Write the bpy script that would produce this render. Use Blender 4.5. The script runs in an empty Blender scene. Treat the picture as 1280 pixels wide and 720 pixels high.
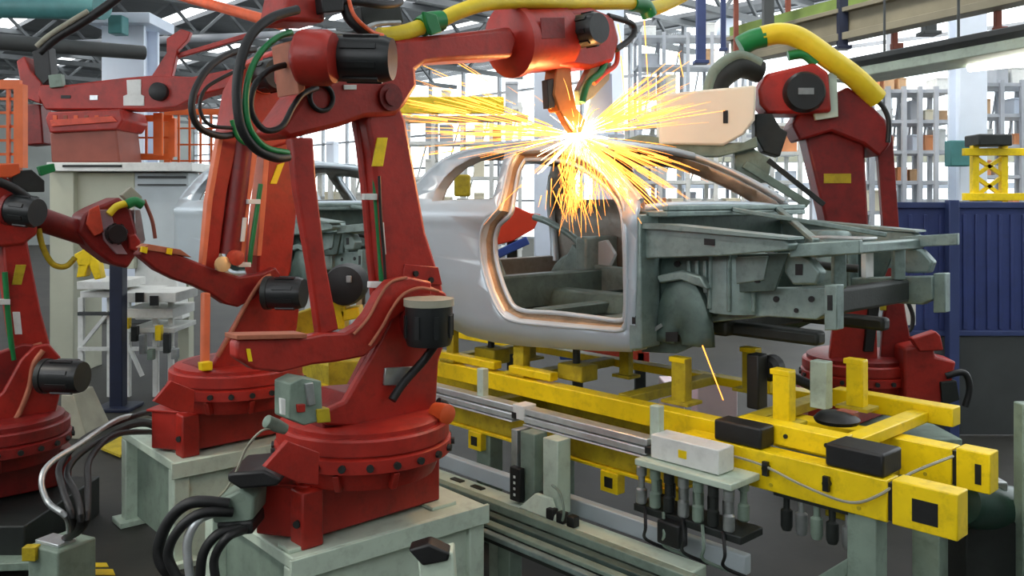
import bpy, bmesh, math, random
from mathutils import Vector as V, Matrix
random.seed(7)
sc = bpy.context.scene
col = sc.collection

# ------------------------------------------------------------------ camera
H, F, HY = 2.3, 1100.0, 250.0           # eye height (m), focal length (px of 1280), horizon row
cam_d = bpy.data.cameras.new('camera'); cam = bpy.data.objects.new('camera', cam_d); col.objects.link(cam)
cam.location = (0, 0, H); cam.rotation_euler = (math.pi/2, 0, 0)
cam_d.sensor_width = 36.0; cam_d.lens = 36.0*F/1280.0
cam_d.shift_y = -(360.0-HY)/1280.0
cam_d.clip_end = 300; cam_d.clip_start = 0.05
sc.camera = cam

# ------------------------------------------------------------------ sky, light, exposure
wd = bpy.data.worlds.new('overcast_sky'); sc.world = wd; wd.use_nodes = True
bg = wd.node_tree.nodes['Background']
bg.inputs[0].default_value = (0.93, 0.97, 1.0, 1); bg.inputs[1].default_value = 3.0
sun_d = bpy.data.lights.new('sun', 'SUN'); sun_d.energy = 2.0; sun_d.angle = math.radians(12); sun_d.color = (1.0, .93, .82)
sun = bpy.data.objects.new('sun', sun_d); col.objects.link(sun)
sun.rotation_euler = V((.52, .30, -.80)).to_track_quat('-Z', 'Y').to_euler()
sc.view_settings.view_transform = 'Standard'; sc.view_settings.look = 'None'
sc.view_settings.gamma = 1.0; sc.view_settings.use_curve_mapping = False
sc.view_settings.exposure = 0.40

# ------------------------------------------------------------------ frames of reference
def P(x, y, d): return V(((x-640)/F*d, d, H-(y-HY)/F*d))
def G(x, y, z): return P(x, y, (H-z)*F/(y-HY))
U = V((.682, -.732, 0)).normalized()      # along the production line, towards the viewer and right
W = V((-U.y, U.x, 0))                     # across the line, away from the viewer
Z = V((0, 0, 1)); X = V((1, 0, 0)); Y = V((0, 1, 0))
O = V((.709, 5.2, 0))                     # foot of the front door hinge, near side of the car
def C(s, w, z=0): return O + U*s + W*w + Z*z
def on(px, py, p0, n):
    d = V(((px-640)/F, 1, -(py-HY)/F)); e = V((0, 0, H))
    return e + d*((p0-e).dot(n)/d.dot(n))

# ------------------------------------------------------------------ materials
def srgb(r, g, b):
    f = lambda c: (c/255/12.92 if c/255 <= .04045 else ((c/255+.055)/1.055)**2.4)
    return (f(r), f(g), f(b), 1)
def mat(name, rgb, rough=.5, metal=0.0, var=.25, scale=6.0, bump=.0, grime=None, grime_amt=.35, spec=.5):
    m = bpy.data.materials.new(name); m.use_nodes = True
    nt = m.node_tree; b = nt.nodes['Principled BSDF']
    b.inputs['Roughness'].default_value = rough; b.inputs['Metallic'].default_value = metal
    b.inputs['Specular IOR Level'].default_value = spec
    tc = nt.nodes.new('ShaderNodeTexCoord')
    n1 = nt.nodes.new('ShaderNodeTexNoise'); n1.inputs['Scale'].default_value = scale; n1.inputs['Detail'].default_value = 5
    nt.links.new(tc.outputs['Object'], n1.inputs['Vector'])
    c = srgb(*rgb)
    r = nt.nodes.new('ShaderNodeValToRGB')
    r.color_ramp.elements[0].position = .32; r.color_ramp.elements[1].position = .68
    r.color_ramp.elements[0].color = tuple(max(0, k*(1-var)) for k in c[:3])+(1,)
    r.color_ramp.elements[1].color = tuple(min(1, k*(1+var*.5)) for k in c[:3])+(1,)
    nt.links.new(n1.outputs['Fac'], r.inputs['Fac'])
    outc = r.outputs['Color']
    if grime:
        n2 = nt.nodes.new('ShaderNodeTexNoise'); n2.inputs['Scale'].default_value = scale*2.7; n2.inputs['Detail'].default_value = 8
        n2.inputs['Roughness'].default_value = .7
        nt.links.new(tc.outputs['Object'], n2.inputs['Vector'])
        r2 = nt.nodes.new('ShaderNodeValToRGB'); r2.color_ramp.elements[0].position = .5; r2.color_ramp.elements[1].position = .72
        r2.color_ramp.elements[0].color = (0, 0, 0, 1); r2.color_ramp.elements[1].color = (grime_amt,)*3+(1,)
        nt.links.new(n2.outputs['Fac'], r2.inputs['Fac'])
        mx = nt.nodes.new('ShaderNodeMix'); mx.data_type = 'RGBA'
        nt.links.new(r2.outputs['Color'], mx.inputs['Factor']); nt.links.new(outc, mx.inputs['A'])
        mx.inputs['B'].default_value = srgb(*grime); outc = mx.outputs['Result']
    nt.links.new(outc, b.inputs['Base Color'])
    if bump:
        bp = nt.nodes.new('ShaderNodeBump'); bp.inputs['Strength'].default_value = bump; bp.inputs['Distance'].default_value = .01
        n3 = nt.nodes.new('ShaderNodeTexNoise'); n3.inputs['Scale'].default_value = scale*8
        nt.links.new(tc.outputs['Object'], n3.inputs['Vector'])
        nt.links.new(n3.outputs['Fac'], bp.inputs['Height']); nt.links.new(bp.outputs['Normal'], b.inputs['Normal'])
    return m
def emis(name, rgb, strength):
    m = bpy.data.materials.new(name); m.use_nodes = True; nt = m.node_tree
    b = nt.nodes['Principled BSDF']; b.inputs['Base Color'].default_value = rgb+(1,)
    b.inputs['Emission Color'].default_value = rgb+(1,); b.inputs['Emission Strength'].default_value = strength
    return m
RED = mat('red_paint', (168, 40, 29), .42, 0, .22, 5, .12, (70, 26, 18), .45)
RED2 = mat('faded_red_paint', (206, 74, 48), .5, 0, .2, 5, .1, (96, 44, 28), .4)
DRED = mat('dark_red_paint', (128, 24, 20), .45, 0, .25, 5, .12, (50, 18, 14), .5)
SALM = mat('salmon_painted_highlight', (226, 122, 84), .5, 0, .15, 8)  # lit highlight on the second robot's link edges, put into the colour
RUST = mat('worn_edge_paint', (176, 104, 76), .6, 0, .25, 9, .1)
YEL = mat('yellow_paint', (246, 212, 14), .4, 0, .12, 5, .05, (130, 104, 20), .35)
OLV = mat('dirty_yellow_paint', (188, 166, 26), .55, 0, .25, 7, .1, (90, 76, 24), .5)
HOSEY = mat('yellow_rubber_hose', (226, 200, 36), .45, 0, .1, 9, .08)
GRN = mat('green_plastic', (20, 120, 62), .4, 0, .15, 8)
BLK = mat('black_rubber', (22, 23, 24), .5, 0, .3, 12, .08)
MOT = mat('black_motor_housing', (30, 33, 34), .38, 0, .25, 8, .06)
STEEL = mat('brushed_steel', (176, 180, 180), .35, .75, .2, 14, .04)
ALU = mat('aluminium_profile', (205, 210, 212), .32, .6, .12, 18)
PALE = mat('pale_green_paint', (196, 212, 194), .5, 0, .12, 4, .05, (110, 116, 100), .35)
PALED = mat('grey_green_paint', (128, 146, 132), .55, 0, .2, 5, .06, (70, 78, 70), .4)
GALV = mat('galvanised_body_steel', (134, 152, 148), .42, .35, .22, 7, .06, (76, 88, 84), .45)
GALVD = mat('dark_oiled_body_steel', (84, 102, 96), .42, .3, .25, 7, .06, (44, 54, 50), .5)
SIDE = mat('silver_grey_body_steel', (186, 198, 206), .34, .35, .06, 2.0, .0)
SIDEI = mat('inner_body_steel', (150, 146, 138), .45, .3, .2, 5, .04, (96, 80, 62), .4)
DARK = mat('dark_grease_steel', (40, 44, 42), .5, .2, .3, 8, .08)
CAB = mat('beige_cabinet_paint', (188, 190, 170), .55, 0, .08, 2.5, .02)
CABB = mat('blue_grey_panel', (190, 200, 204), .55, 0, .08, 3, .02)
WHT = mat('white_paint', (226, 228, 224), .5, 0, .08, 5, .0, (150, 150, 140), .25)
NAVY = mat('navy_post_paint', (26, 34, 58), .45, 0, .2, 5, .04)
BLUE = mat('blue_panel_paint', (54, 68, 122), .5, 0, .15, 3, .03, (48, 58, 90), .4)
BLUE2 = mat('light_blue_post_paint', (58, 72, 118), .5, 0, .15, 3, .03)
GRYP = mat('dark_grey_panel', (68, 72, 72), .6, 0, .15, 3, .03)
ORG = mat('orange_fence_paint', (222, 104, 40), .5, 0, .15, 5, .03)
BRN = mat('brown_bracket_paint', (140, 74, 56), .6, 0, .2, 6)
TAN = mat('tan_cardboard', (206, 168, 128), .7, 0, .2, 5)
PBLU = mat('pale_blue_column_paint', (222, 232, 246), .5, 0, .06, 2)
TEAL = mat('teal_paint', (70, 130, 130), .5, 0, .15, 4)
TRUSS = mat('roof_truss_paint', (104, 108, 110), .6, 0, .2, 2)
ROOFM = mat('roof_sheet', (96, 100, 104), .7, 0, .25, .8, .05)
FLOOR = mat('oily_concrete', (46, 45, 40), .62, 0, .45, 1.2, .1, (38, 36, 32), .7)
CONC = mat('concrete', (160, 158, 140), .7, 0, .2, 4, .1)
MUL = mat('window_frame_paint', (176, 180, 186), .6, 0, .15, 2)
WALLM = mat('factory_wall_paint', (150, 154, 150), .7, 0, .15, .6, .03)
BRONZ = mat('copper_brown_bracket', (170, 112, 60), .45, .4, .25, 8)
ORS = mat('orange_plastic_cap', (214, 88, 40), .45, 0, .15, 7)
BLB = mat('blue_plastic', (50, 84, 170), .5, 0, .15, 6)
TUBE = emis('fluorescent_tube', (1.0, .98, .86), 7.0)
SPK = emis('hot_spark', (1.0, .34, .05), 2.6)
SPKW = emis('white_hot_spark', (1.0, .72, .34), 14.0)
def glass():
    m = bpy.data.materials.new('window_glass'); m.use_nodes = True; nt = m.node_tree
    for n in list(nt.nodes): nt.nodes.remove(n)
    o = nt.nodes.new('ShaderNodeOutputMaterial'); mx = nt.nodes.new('ShaderNodeMixShader')
    t = nt.nodes.new('ShaderNodeBsdfTransparent'); g = nt.nodes.new('ShaderNodeBsdfGlossy')
    t.inputs[0].default_value = (.95, .97, .97, 1); g.inputs['Roughness'].default_value = .1
    mx.inputs[0].default_value = .06
    nt.links.new(t.outputs[0], mx.inputs[1]); nt.links.new(g.outputs[0], mx.inputs[2]); nt.links.new(mx.outputs[0], o.inputs[0])
    return m
GLS = glass()

# ------------------------------------------------------------------ mesh builder
def smooth_path(pts, n=6):
    pts = [V(p) for p in pts]
    if len(pts) < 3: return pts
    out = []
    for i in range(len(pts)-1):
        p0 = pts[max(i-1, 0)]; p1 = pts[i]; p2 = pts[i+1]; p3 = pts[min(i+2, len(pts)-1)]
        for k in range(n):
            t = k/n
            out.append(.5*((2*p1)+(p2-p0)*t+(2*p0-5*p1+4*p2-p3)*t*t+(3*p1-p0-3*p2+p3)*t**3))
    out.append(pts[-1]); return out
class MB:
    def __init__(s): s.v = []; s.f = []
    def add(s, vs, fs):
        k = len(s.v); s.v += [V(p) for p in vs]; s.f += [tuple(i+k for i in f) for f in fs]; return s
    def prism(s, pts, d):
        n = len(pts); d = V(d); a = [V(p) for p in pts]
        return s.add(a+[p+d for p in a], [tuple(range(n)), tuple(range(2*n-1, n-1, -1))]+[(i, (i+1) % n, n+(i+1) % n, n+i) for i in range(n)])
    def box(s, c, sx, sy, sz, ax=X, ay=Y, az=Z):
        c = V(c); a = ax*sx/2; b = ay*sy/2; d = az*sz/2
        return s.prism([c-a-b-d, c+a-b-d, c+a+b-d, c-a+b-d], d*2)
    def cbox(s, s0, s1, w0, w1, z0, z1):          # box in line coordinates
        return s.prism([C(s0, w0, z0), C(s1, w0, z0), C(s1, w1, z0), C(s0, w1, z0)], Z*(z1-z0))
    def bar(s, p0, p1, a, b, up=Z):
        p0 = V(p0); p1 = V(p1); d = (p1-p0).normalized()
        if abs(d.dot(up)) > .98: up = X
        r = d.cross(up).normalized()*a/2; t = r.cross(d).normalized()*b/2
        return s.prism([p0-r-t, p0+r-t, p0+r+t, p0-r+t], p1-p0)
    def cyl(s, p0, p1, r0, r1=None, n=16):
        return s.lathe(p0, V(p1)-V(p0), [(r0, 0), (r0 if r1 is None else r1, 1)], n, True)
    def lathe(s, c, ax, prof, n=24, rel=False):
        c = V(c); L = V(ax).length; a = V(ax)/L
        if not rel: L = 1.0
        up = Z if abs(a.z) < .9 else X
        r = a.cross(up).normalized(); t = r.cross(a)
        vs = []; fs = []
        for (rad, h) in prof:
            for i in range(n):
                q = 2*math.pi*i/n; vs.append(c+a*h*L+(r*math.cos(q)+t*math.sin(q))*rad)
        m = len(prof)
        for j in range(m-1):
            for i in range(n): fs.append((j*n+i, j*n+(i+1) % n, (j+1)*n+(i+1) % n, (j+1)*n+i))
        fs.append(tuple(range(n-1, -1, -1))); fs.append(tuple((m-1)*n+i for i in range(n)))
        return s.add(vs, fs)
    def tube(s, pts, r, n=8, sm=6, rend=None):
        if r > .011: n = max(n, 12)
        p = smooth_path(pts, sm); N = len(p); vs = []; fs = []; up = None
        for i in range(N):
            d = (p[min(i+1, N-1)]-p[max(i-1, 0)]).normalized()
            if up is None: up = d.orthogonal().normalized()
            up = (up-d*up.dot(d)); up = up.normalized() if up.length > 1e-6 else d.orthogonal().normalized()
            b = d.cross(up); rr = r if rend is None else r+(rend-r)*i/(N-1)
            for k in range(n):
                q = 2*math.pi*k/n; vs.append(p[i]+(up*math.cos(q)+b*math.sin(q))*rr)
        for i in range(N-1):
            for k in range(n): fs.append((i*n+k, i*n+(k+1) % n, (i+1)*n+(k+1) % n, (i+1)*n+k))
        fs.append(tuple(range(n-1, -1, -1))); fs.append(tuple((N-1)*n+k for k in range(n)))
        return s.add(vs, fs)
    def loft(s, loops, closed=True, caps=False):
        n = len(loops[0]); vs = [p for l in loops for p in l]; fs = []
        for j in range(len(loops)-1):
            for i in range(n if closed else n-1):
                fs.append((j*n+i, j*n+(i+1) % n, (j+1)*n+(i+1) % n, (j+1)*n+i))
        if caps: fs.append(tuple(range(n))); fs.append(tuple((len(loops)-1)*n+i for i in range(n)))
        return s.add(vs, fs)
    def build(s, name, m, parent=None, bevel=0.0, org=None, smooth=True, angle=35):
        o0 = V(org) if org is not None else (parent_origin(parent) if parent else V((0, 0, 0)))
        me = bpy.data.meshes.new(name); me.from_pydata([p-o0 for p in s.v], [], s.f)
        bm = bmesh.new(); bm.from_mesh(me); bmesh.ops.recalc_face_normals(bm, faces=bm.faces); bm.to_mesh(me); bm.free()
        if smooth:
            me.polygons.foreach_set('use_smooth', [True]*len(me.polygons)); me.set_sharp_from_angle(angle=math.radians(angle))
        me.materials.append(m)
        o = bpy.data.objects.new(name, me); col.objects.link(o)
        if parent: o.parent = parent; o.location = o0-parent_origin(parent)
        else: o.location = o0
        if bevel:
            b = o.modifiers.new('bevel', 'BEVEL'); b.width = bevel; b.segments = 2; b.limit_method = 'ANGLE'; b.angle_limit = math.radians(40)
        return o
def parent_origin(o):
    p = V(o.location)
    while o.parent: o = o.parent; p = p+V(o.location)
    return p
def thing(name, label, cat, loc, group=None):
    o = bpy.data.objects.new(name, None); col.objects.link(o); o.location = loc; o.empty_display_size = .1
    return tag(o, label, cat, group)
def tag(o, label, cat, group=None):
    o['label'] = label; o['category'] = cat
    if group: o['group'] = group
    return o
def struct(o): o['kind'] = 'structure'; return o
def base_of(m):
    lo = min(p.z for p in m.v); n = len(m.v); c = sum(m.v, V((0, 0, 0)))/n
    return V((c.x, c.y, lo))
def single(name, m, material, label, cat, group=None, bevel=0.0):
    return tag(m.build(name, material, None, bevel, org=base_of(m)), label, cat, group)
def copy_tree(o, parent=None):
    c = o.copy(); col.objects.link(c); c.parent = parent
    for ch in list(o.children): copy_tree(ch, c)
    return c

# ================================================================== SETTING
m = MB(); m.prism([C(-48, -16, -.05), C(12, -16, -.05), C(12, 22, -.05), C(-48, 22, -.05)], Z*.05)
struct(m.build('floor', FLOOR))
WF, ZR = 17.0, 7.4           # glazed far wall and roof height
m = MB(); m.prism([C(-46, WF, 0), C(10, WF, 0), C(10, WF+.2, 0), C(-46, WF+.2, 0)], Z*1.0)
struct(m.build('wall_far', WALLM))
m = MB(); m.prism([C(-46.2, -10, 0), C(-46, -10, 0), C(-46, WF+.2, 0), C(-46.2, WF+.2, 0)], Z*ZR)
struct(m.build('wall_end', WALLM))
for nm, zt, pts in (('wall_near', 3.9, (C(-46, -10.2), C(10, -10.2), C(10, -10), C(-46, -10))), ('wall_right', ZR, (C(10, -10.2), C(10.2, -10.2), C(10.2, WF+.2), C(10, WF+.2)))):
    m = MB(); m.prism(pts, Z*zt); struct(m.build(nm, WALLM))
# roof sheets with open daylight strips, widened out of view to light the racks
m = MB()
for k in range(9):
    w0 = -10.2+k*3.3
    wide = 2.6 if w0 < 3 else 1.3
    m.prism([C(-46, w0, ZR), C(-13, w0, ZR), C(-13, w0+2.6, ZR), C(-46, w0+2.6, ZR)], Z*.12)
    m.prism([C(-13, w0, ZR), C(10, w0, ZR), C(10, w0+wide, ZR), C(-13, w0+wide, ZR)], Z*.12)
struct(m.build('ceiling', ROOFM))
# glazed wall: mullions and panes
win = bpy.data.objects.new('window_1', None); col.objects.link(win); win.location = C(-18, WF, 1.0); struct(win)
m = MB(); S0, S1, DS, DZ = -46, 10, 2.0, 1.28
ns = int((S1-S0)/DS)
for i in range(ns+1):
    s_ = S0+i*DS; m.box(C(s_, WF+.05, (1+ZR)/2), .10, .12, ZR-1, U, W)
for j in range(6):
    z_ = 1.0+j*DZ; m.prism([C(S0, WF, z_-.04), C(S1, WF, z_-.04), C(S1, WF+.1, z_-.04), C(S0, WF+.1, z_-.04)], Z*.08)
m.build('window_frame', MUL, win)
pm = None
for i in range(ns):
    for j in range(5):
        c = C(S0+(i+.5)*DS, WF+.05, 1.0+(j+.5)*DZ)
        if pm is None:
            q = MB(); q.box(c, DS-.1, .012, DZ-.08, U, W); po = q.build('pane', GLS, win, org=c); pm = po.data
        else:
            po = bpy.data.objects.new('pane', pm); col.objects.link(po); po.parent = win; po.location = c-V(win.location)
# unseen glazing added above the wall behind the viewer, as front light
wn = bpy.data.objects.new('added_fill_window', None); col.objects.link(wn); wn.location = C(-18, -10.1, 3.9); struct(wn)
m = MB()
for i in range(ns+1): m.box(C(S0+i*DS, -10.1, (3.9+ZR)/2), .10, .12, ZR-3.9, U, W)
for j in range(5):
    z_ = 3.9+j*.86; m.prism([C(S0, -10.15, z_-.04), C(S1, -10.15, z_-.04), C(S1, -10.05, z_-.04), C(S0, -10.05, z_-.04)], Z*.08)
m.build('window_frame', MUL, wn)  # frame of the added unseen glazing
# roof trusses across the hall
for k in range(13):
    s_ = -44+k*3.6
    m = MB(); a = C(s_, -9.5, ZR-.08); b = C(s_, WF, ZR-.08); a2 = C(s_, -9.5, ZR-.85); b2 = C(s_, WF, ZR-.85)
    m.bar(a, b, .16, .14); m.bar(a2, b2, .16, .14)
    for q in range(17):
        w0 = -9.5+q*1.5
        m.bar(C(s_, w0, ZR-.85), C(s_, w0+.75, ZR-.1), .07, .07); m.bar(C(s_, w0+.75, ZR-.1), C(s_, w0+1.5, ZR-.85), .07, .07)
    struct(m.build('trim_%d' % (k+1), TRUSS))

# ================================================================== CAR BODY
CW = 1.75
def wf(z): return .6*max(0, z-2.22)+.10*max(0, 1.62-z)
def ct(px, py, off=0.0):
    z = 2.0
    for _ in range(12):
        w = wf(z)+off; p = on(px, py, C(0, w), W); z = p.z
    q = p-O; return (q.dot(U), p.z)
def cw(sz, off=0.0, far=False):
    w = wf(sz[1])+off
    return C(sz[0], CW-w if far else w, sz[1])
ROOF = [(500, 268), (508, 250), (520, 232), (537, 214), (556, 200), (580, 190), (610, 184), (645, 179), (680, 178), (706, 180), (728, 187), (748, 198), (768, 214), (786, 233), (800, 251)]
OUT = ROOF+[(800, 262), (797, 300), (796, 360), (795, 425), (790, 440), (740, 438), (660, 433), (620, 428), (585, 420), (560, 408), (530, 385), (500, 372)]
DOOR = [(646, 190), (680, 187), (710, 190), (732, 200), (754, 217), (770, 236), (780, 256), (783, 290), (784, 350), (783, 400), (776, 413), (740, 411), (690, 407), (645, 402), (627, 392), (613, 365), (603, 330), (601, 300), (606, 280), (622, 262), (630, 236), (637, 206)]
QWIN = [(616, 250), (622, 230), (628, 205), (632, 192), (612, 192), (590, 198), (570, 209), (556, 222), (545, 238), (540, 252)]
OUTs = [ct(*p) for p in OUT]; DOORs = [ct(*p) for p in DOOR]; QWs = [ct(*p) for p in QWIN]
def dense(loop, n=3):
    out = []
    for i in range(len(loop)):
        a = loop[i]; b = loop[(i+1) % len(loop)]
        out += [(a[0]+(b[0]-a[0])*k/n, a[1]+(b[1]-a[1])*k/n) for k in range(n)]
    return out
def sheet(name, loops, far, off, thick, material, parent):
    bm = bmesh.new(); es = []
    for lp in loops:
        vs = [bm.verts.new((p[0], 0, p[1])) for p in lp]
        es += [bm.edges.new((vs[i], vs[(i+1) % len(vs)])) for i in range(len(vs))]
    bmesh.ops.triangle_fill(bm, edges=es, use_beauty=True, normal=(0, 1, 0))
    for zz in [1.47+.06*k for k in range(20)]:
        g = bm.verts[:]+bm.edges[:]+bm.faces[:]
        bmesh.ops.bisect_plane(bm, geom=g, plane_co=(0, 0, zz), plane_no=(0, 0, 1))
    o0 = parent_origin(parent)
    for v in bm.verts:
        s_, z_ = v.co.x, v.co.z
        crease = .012*math.exp(-((z_-2.20)/.02)**2)+.010*math.exp(-((z_-1.74)/.025)**2)
        v.co = cw((s_, z_), off-crease, far)-o0
    bmesh.ops.recalc_face_normals(bm, faces=bm.faces)
    me = bpy.data.meshes.new(name); bm.to_mesh(me); bm.free(); me.materials.append(material)
    me.polygons.foreach_set('use_smooth', [True]*len(me.polygons)); me.set_sharp_from_angle(angle=math.radians(40))
    o = bpy.data.objects.new(name, me); col.objects.link(o); o.parent = parent
    sd = o.modifiers.new('solid', 'SOLIDIFY'); sd.thickness = thick; sd.offset = 0
    return o
def shrink(loop, k):
    cx = sum(p[0] for p in loop)/len(loop); cz = sum(p[1] for p in loop)/len(loop)
    out = []
    for p in loop:
        d = math.hypot(p[0]-cx, p[1]-cz); t = (d-k)/d; out.append((cx+(p[0]-cx)*t, cz+(p[1]-cz)*t))
    return out
def trace_prism(m, pts, w, depth, far=False):
    """side-view outline (pixels) on the lengthwise plane w, pushed inwards by depth; far mirrors it to the other side"""
    ps = [on(x, y, C(0, w), W) for x, y in pts]
    if far: ps = [p+W*(CW-2*w)+U*(.10 if min(x for x, y in pts) > 884 else 0) for p in ps]; return m.prism(ps, -W*depth)
    return m.prism(ps, W*depth)
mat_rebate = mat('tan_sealed_steel', (168, 146, 120), .45, .2, .3, 6, .04, (110, 84, 60), .5)
def make_car():
    car = thing('car_body_shell', 'silver and grey-green three-door car body shell in the middle, being welded', 'car body', C(-.5, CW/2, 1.40))
    for far in (False, True):
        D2 = shrink(DOORs, .075)
        sheet('side_panel', [OUTs, DOORs, QWs], far, 0.0, .012, SIDE, car)
        sheet('inner_side_panel', [shrink(OUTs, .03), D2, shrink(QWs, .02)], far, .085, .012, SIDEI, car)
        m = MB(); m.loft([[cw(p, -.004, far) for p in dense(DOORs)], [cw(p, .012, far) for p in dense(shrink(DOORs, .016))], [cw(p, .03, far) for p in dense(shrink(DOORs, .022))]])
        m.build('door_aperture_flange', SIDE, car)
        m = MB(); m.loft([[cw(p, .03, far) for p in dense(shrink(DOORs, .022))], [cw(p, .075, far) for p in dense(shrink(DOORs, .04))], [cw(p, .08, far) for p in dense(D2)]])
        m.build('door_rebate', mat_rebate, car)
        m = MB(); lp = [cw(p, -.004, far) for p in DOORs]; m.tube(lp+[lp[0]], .012, 6, 4); m.build('door_aperture_bead', SIDE, car)
        m = MB(); lp = [cw(p, .07, far) for p in D2]; m.tube(lp+[lp[0]], .016, 6, 4); m.build('door_seal_lip', SIDE, car)
        m = MB(); m.loft([[cw(p, -.004, far) for p in dense(QWs)], [cw(p, .085, far) for p in dense(shrink(QWs, .02))]]); m.build('quarter_window_frame', SIDE, car)
        m = MB(); rp = [cw(ct(x, y), .01, far) for x, y in ROOF[1:]]; m.tube(rp, .02, 6, 3); m.build('roof_rail', SIDE, car)
        m = MB(); a = C(-1.75, .0 if not far else CW, 1.405); m.cbox(-1.7, .0, (.03 if not far else CW-.15), (.15 if not far else CW-.03), 1.40, 1.47); m.build('sill', SIDE, car, .01)
    # roof skin, header and hatch ring
    m = MB(); loops = []
    for x, y in ROOF[4:11]:
        sz = ct(x, y); a = cw(sz, .01); b = cw(sz, .01, True)
        loops.append([a.lerp(b, t)+Z*(.05*math.sin(math.pi*t)) for t in [i/12 for i in range(13)]])
    m.loft(loops, closed=False); rf = m.build('roof_skin', SIDE, car); sd = rf.modifiers.new('solid', 'SOLIDIFY'); sd.thickness = .015
    for nm, (x, y) in (('windscreen_header', ROOF[10]), ('rear_header', ROOF[4])):
        sz = ct(x, y); a = cw(sz, .02); b = cw(sz, .02, True); m = MB()
        m.tube([a, a.lerp(b, .25)+Z*.03, a.lerp(b, .5)+Z*.04, a.lerp(b, .75)+Z*.03, b], .028, 8); m.build(nm, SIDE, car)
    rr_ = cw(ct(*ROOF[4]), .03); 
    for far in (False, True):
        a = cw(ct(*ROOF[4]), .04, far); w1 = .12 if not far else CW-.12
        m = MB(); m.tube([a, C(-2.16, w1+(.1 if not far else -.1), 2.48), C(-2.25, w1+(.03 if not far else -.03), 2.25), C(-2.24, w1, 2.0), C(-2.2, w1+(.02 if not far else -.02), 1.75)], .035, 8); m.build('hatch_pillar', SIDE, car)
    m = MB(); m.cbox(-2.28, -2.2, .1, CW-.1, 1.62, 1.80); m.build('rear_crossmember', SIDEI, car, .01)
    # floor, tunnel, seat crossmembers, rear wheelhouses, parcel struts
    m = MB(); m.cbox(-2.25, .05, .1, CW-.1, 1.46, 1.485); m.build('floor_pan', DARK, car)
    m = MB(); m.prism([C(-2.2, .72, 1.48), C(-2.2, 1.03, 1.48), C(-2.2, .96, 1.62), C(-2.2, .79, 1.62)], U*2.25); m.build('floor_tunnel', GALVD, car, .02)
    for s_ in (-.35, -.95):
        m = MB(); m.cbox(s_, s_+.12, .1, CW-.1, 1.485, 1.57); m.build('seat_crossmember', GALVD, car, .012)
    m = MB(); m.cbox(-1.55, -1.42, .1, CW-.1, 1.485, 1.74); m.build('heel_board', GALVD, car, .015)
    for w0, w1 in ((.09, .32), (CW-.32, CW-.09)):
        m = MB(); prof = [(math.cos(q)*.34, math.sin(q)*.36) for q in [math.pi*i/12 for i in range(13)]]
        m.prism([C(-1.80+a, w0, 1.49+b) for a, b in prof], W*(w1-w0)); m.build('rear_wheelhouse', GALV, car, .02)
    for k, w0 in enumerate((.35, CW-.4)):
        m = MB(); m.tube([C(-1.5, w0, 1.7), C(-1.7, w0+.02, 1.95), C(-2.0, w0, 2.1), C(-2.2, w0, 2.15)], .03, 8); m.build('rear_bracing_tube', GALV, car)
    m = MB(); m.cbox(-1.62, -1.50, CW-.5, CW-.1, 1.49, 2.0); m.build('inner_quarter_brace', GALV, car, .02)
    m = MB(); m.prism([on(x, y, C(0, CW-.35), W) for x, y in [(735, 305), (757, 300), (768, 318), (760, 335), (730, 333)]], W*.04); m.build('pale_blue_gusset', CABB, car, .005)
    m = MB(); m.prism([on(x, y, C(0, CW-.4), W) for x, y in [(698, 340), (715, 305), (735, 330), (780, 335), (780, 362), (700, 372)]], W*.06); m.build('rear_inner_panel', GALV, car, .01)
    # ------------ front end
    m = MB(); m.cbox(.03, .06, .06, CW-.06, 1.46, 2.22); m.build('bulkhead', GALVD, car, .006)
    m = MB(); m.cbox(-.02, .20, .08, CW-.08, 2.20, 2.235); m.cbox(.16, .20, .08, CW-.08, 2.235, 2.27); m.build('cowl_panel', GALV, car, .008)
    m = MB(); m.tube([C(-.02, .12, 2.25), C(-.02, .5, 2.27), C(-.02, CW-.5, 2.27), C(-.02, CW-.12, 2.25)], .022, 8); m.build('cowl_rail', SIDE, car)
    m = MB(); m.cbox(-.16, -.10, .12, CW-.12, 1.98, 2.05); m.build('dash_crossbeam', GALVD, car, .012)
    for far in (False, True):
        k = 'upper_fender_rail'
        m = MB(); trace_prism(m, [(786, 283), (830, 285), (980, 299), (987, 306), (985, 313), (900, 320), (787, 324)], .05, .10, far); r = m.build(k, GALV, car, .008)
        m = MB(); trace_prism(m, [(786, 279), (830, 280), (985, 297), (985, 300), (830, 287), (786, 285)], .02, .16, far); m.build('top_flange', GALV, r)
        m = MB(); trace_prism(m, [(798, 288), (806, 289), (806, 311), (798, 310)], .044, .02, far); m.build('slot', BLK, r); m = MB(); trace_prism(m, [(880, 298), (893, 299), (893, 307), (880, 306)], .044, .02, far); m.build('slot', BLK, r)
        m = MB(); trace_prism(m, [(785, 268), (800, 268), (802, 436), (786, 438)], .0, .18, far); m.build('hinge_pillar', GALV, car, .01)
        m = MB(); trace_prism(m, [(800, 322), (985, 316), (968, 364), (900, 366), (885, 400), (868, 432), (845, 442), (802, 440)], .2, .02, far); m.build('inner_fender', GALVD, car, .004)
        # wheelhouse dome
        m = MB(); w0 = .06 if not far else CW-.06; sg = 1 if not far else -1
        cc = on(838, 442, C(0, .06), W); cs = (cc-O).dot(U); cz = cc.z
        loops = []
        for j, (rr, ww) in enumerate([(.40, .14), (.385, .11), (.33, .085), (.22, .075), (.06, .07)]):
            loops.append([C(cs+math.cos(q)*rr*.52, w0+sg*ww, cz+.045+math.sin(q)*rr*1.02) for q in [math.pi*(i/18) for i in range(19)]])
        m.loft(loops, closed=False); d = m.build('front_wheelhouse', GALVD, car); sd = d.modifiers.new('solid', 'SOLIDIFY'); sd.thickness = .012
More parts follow.
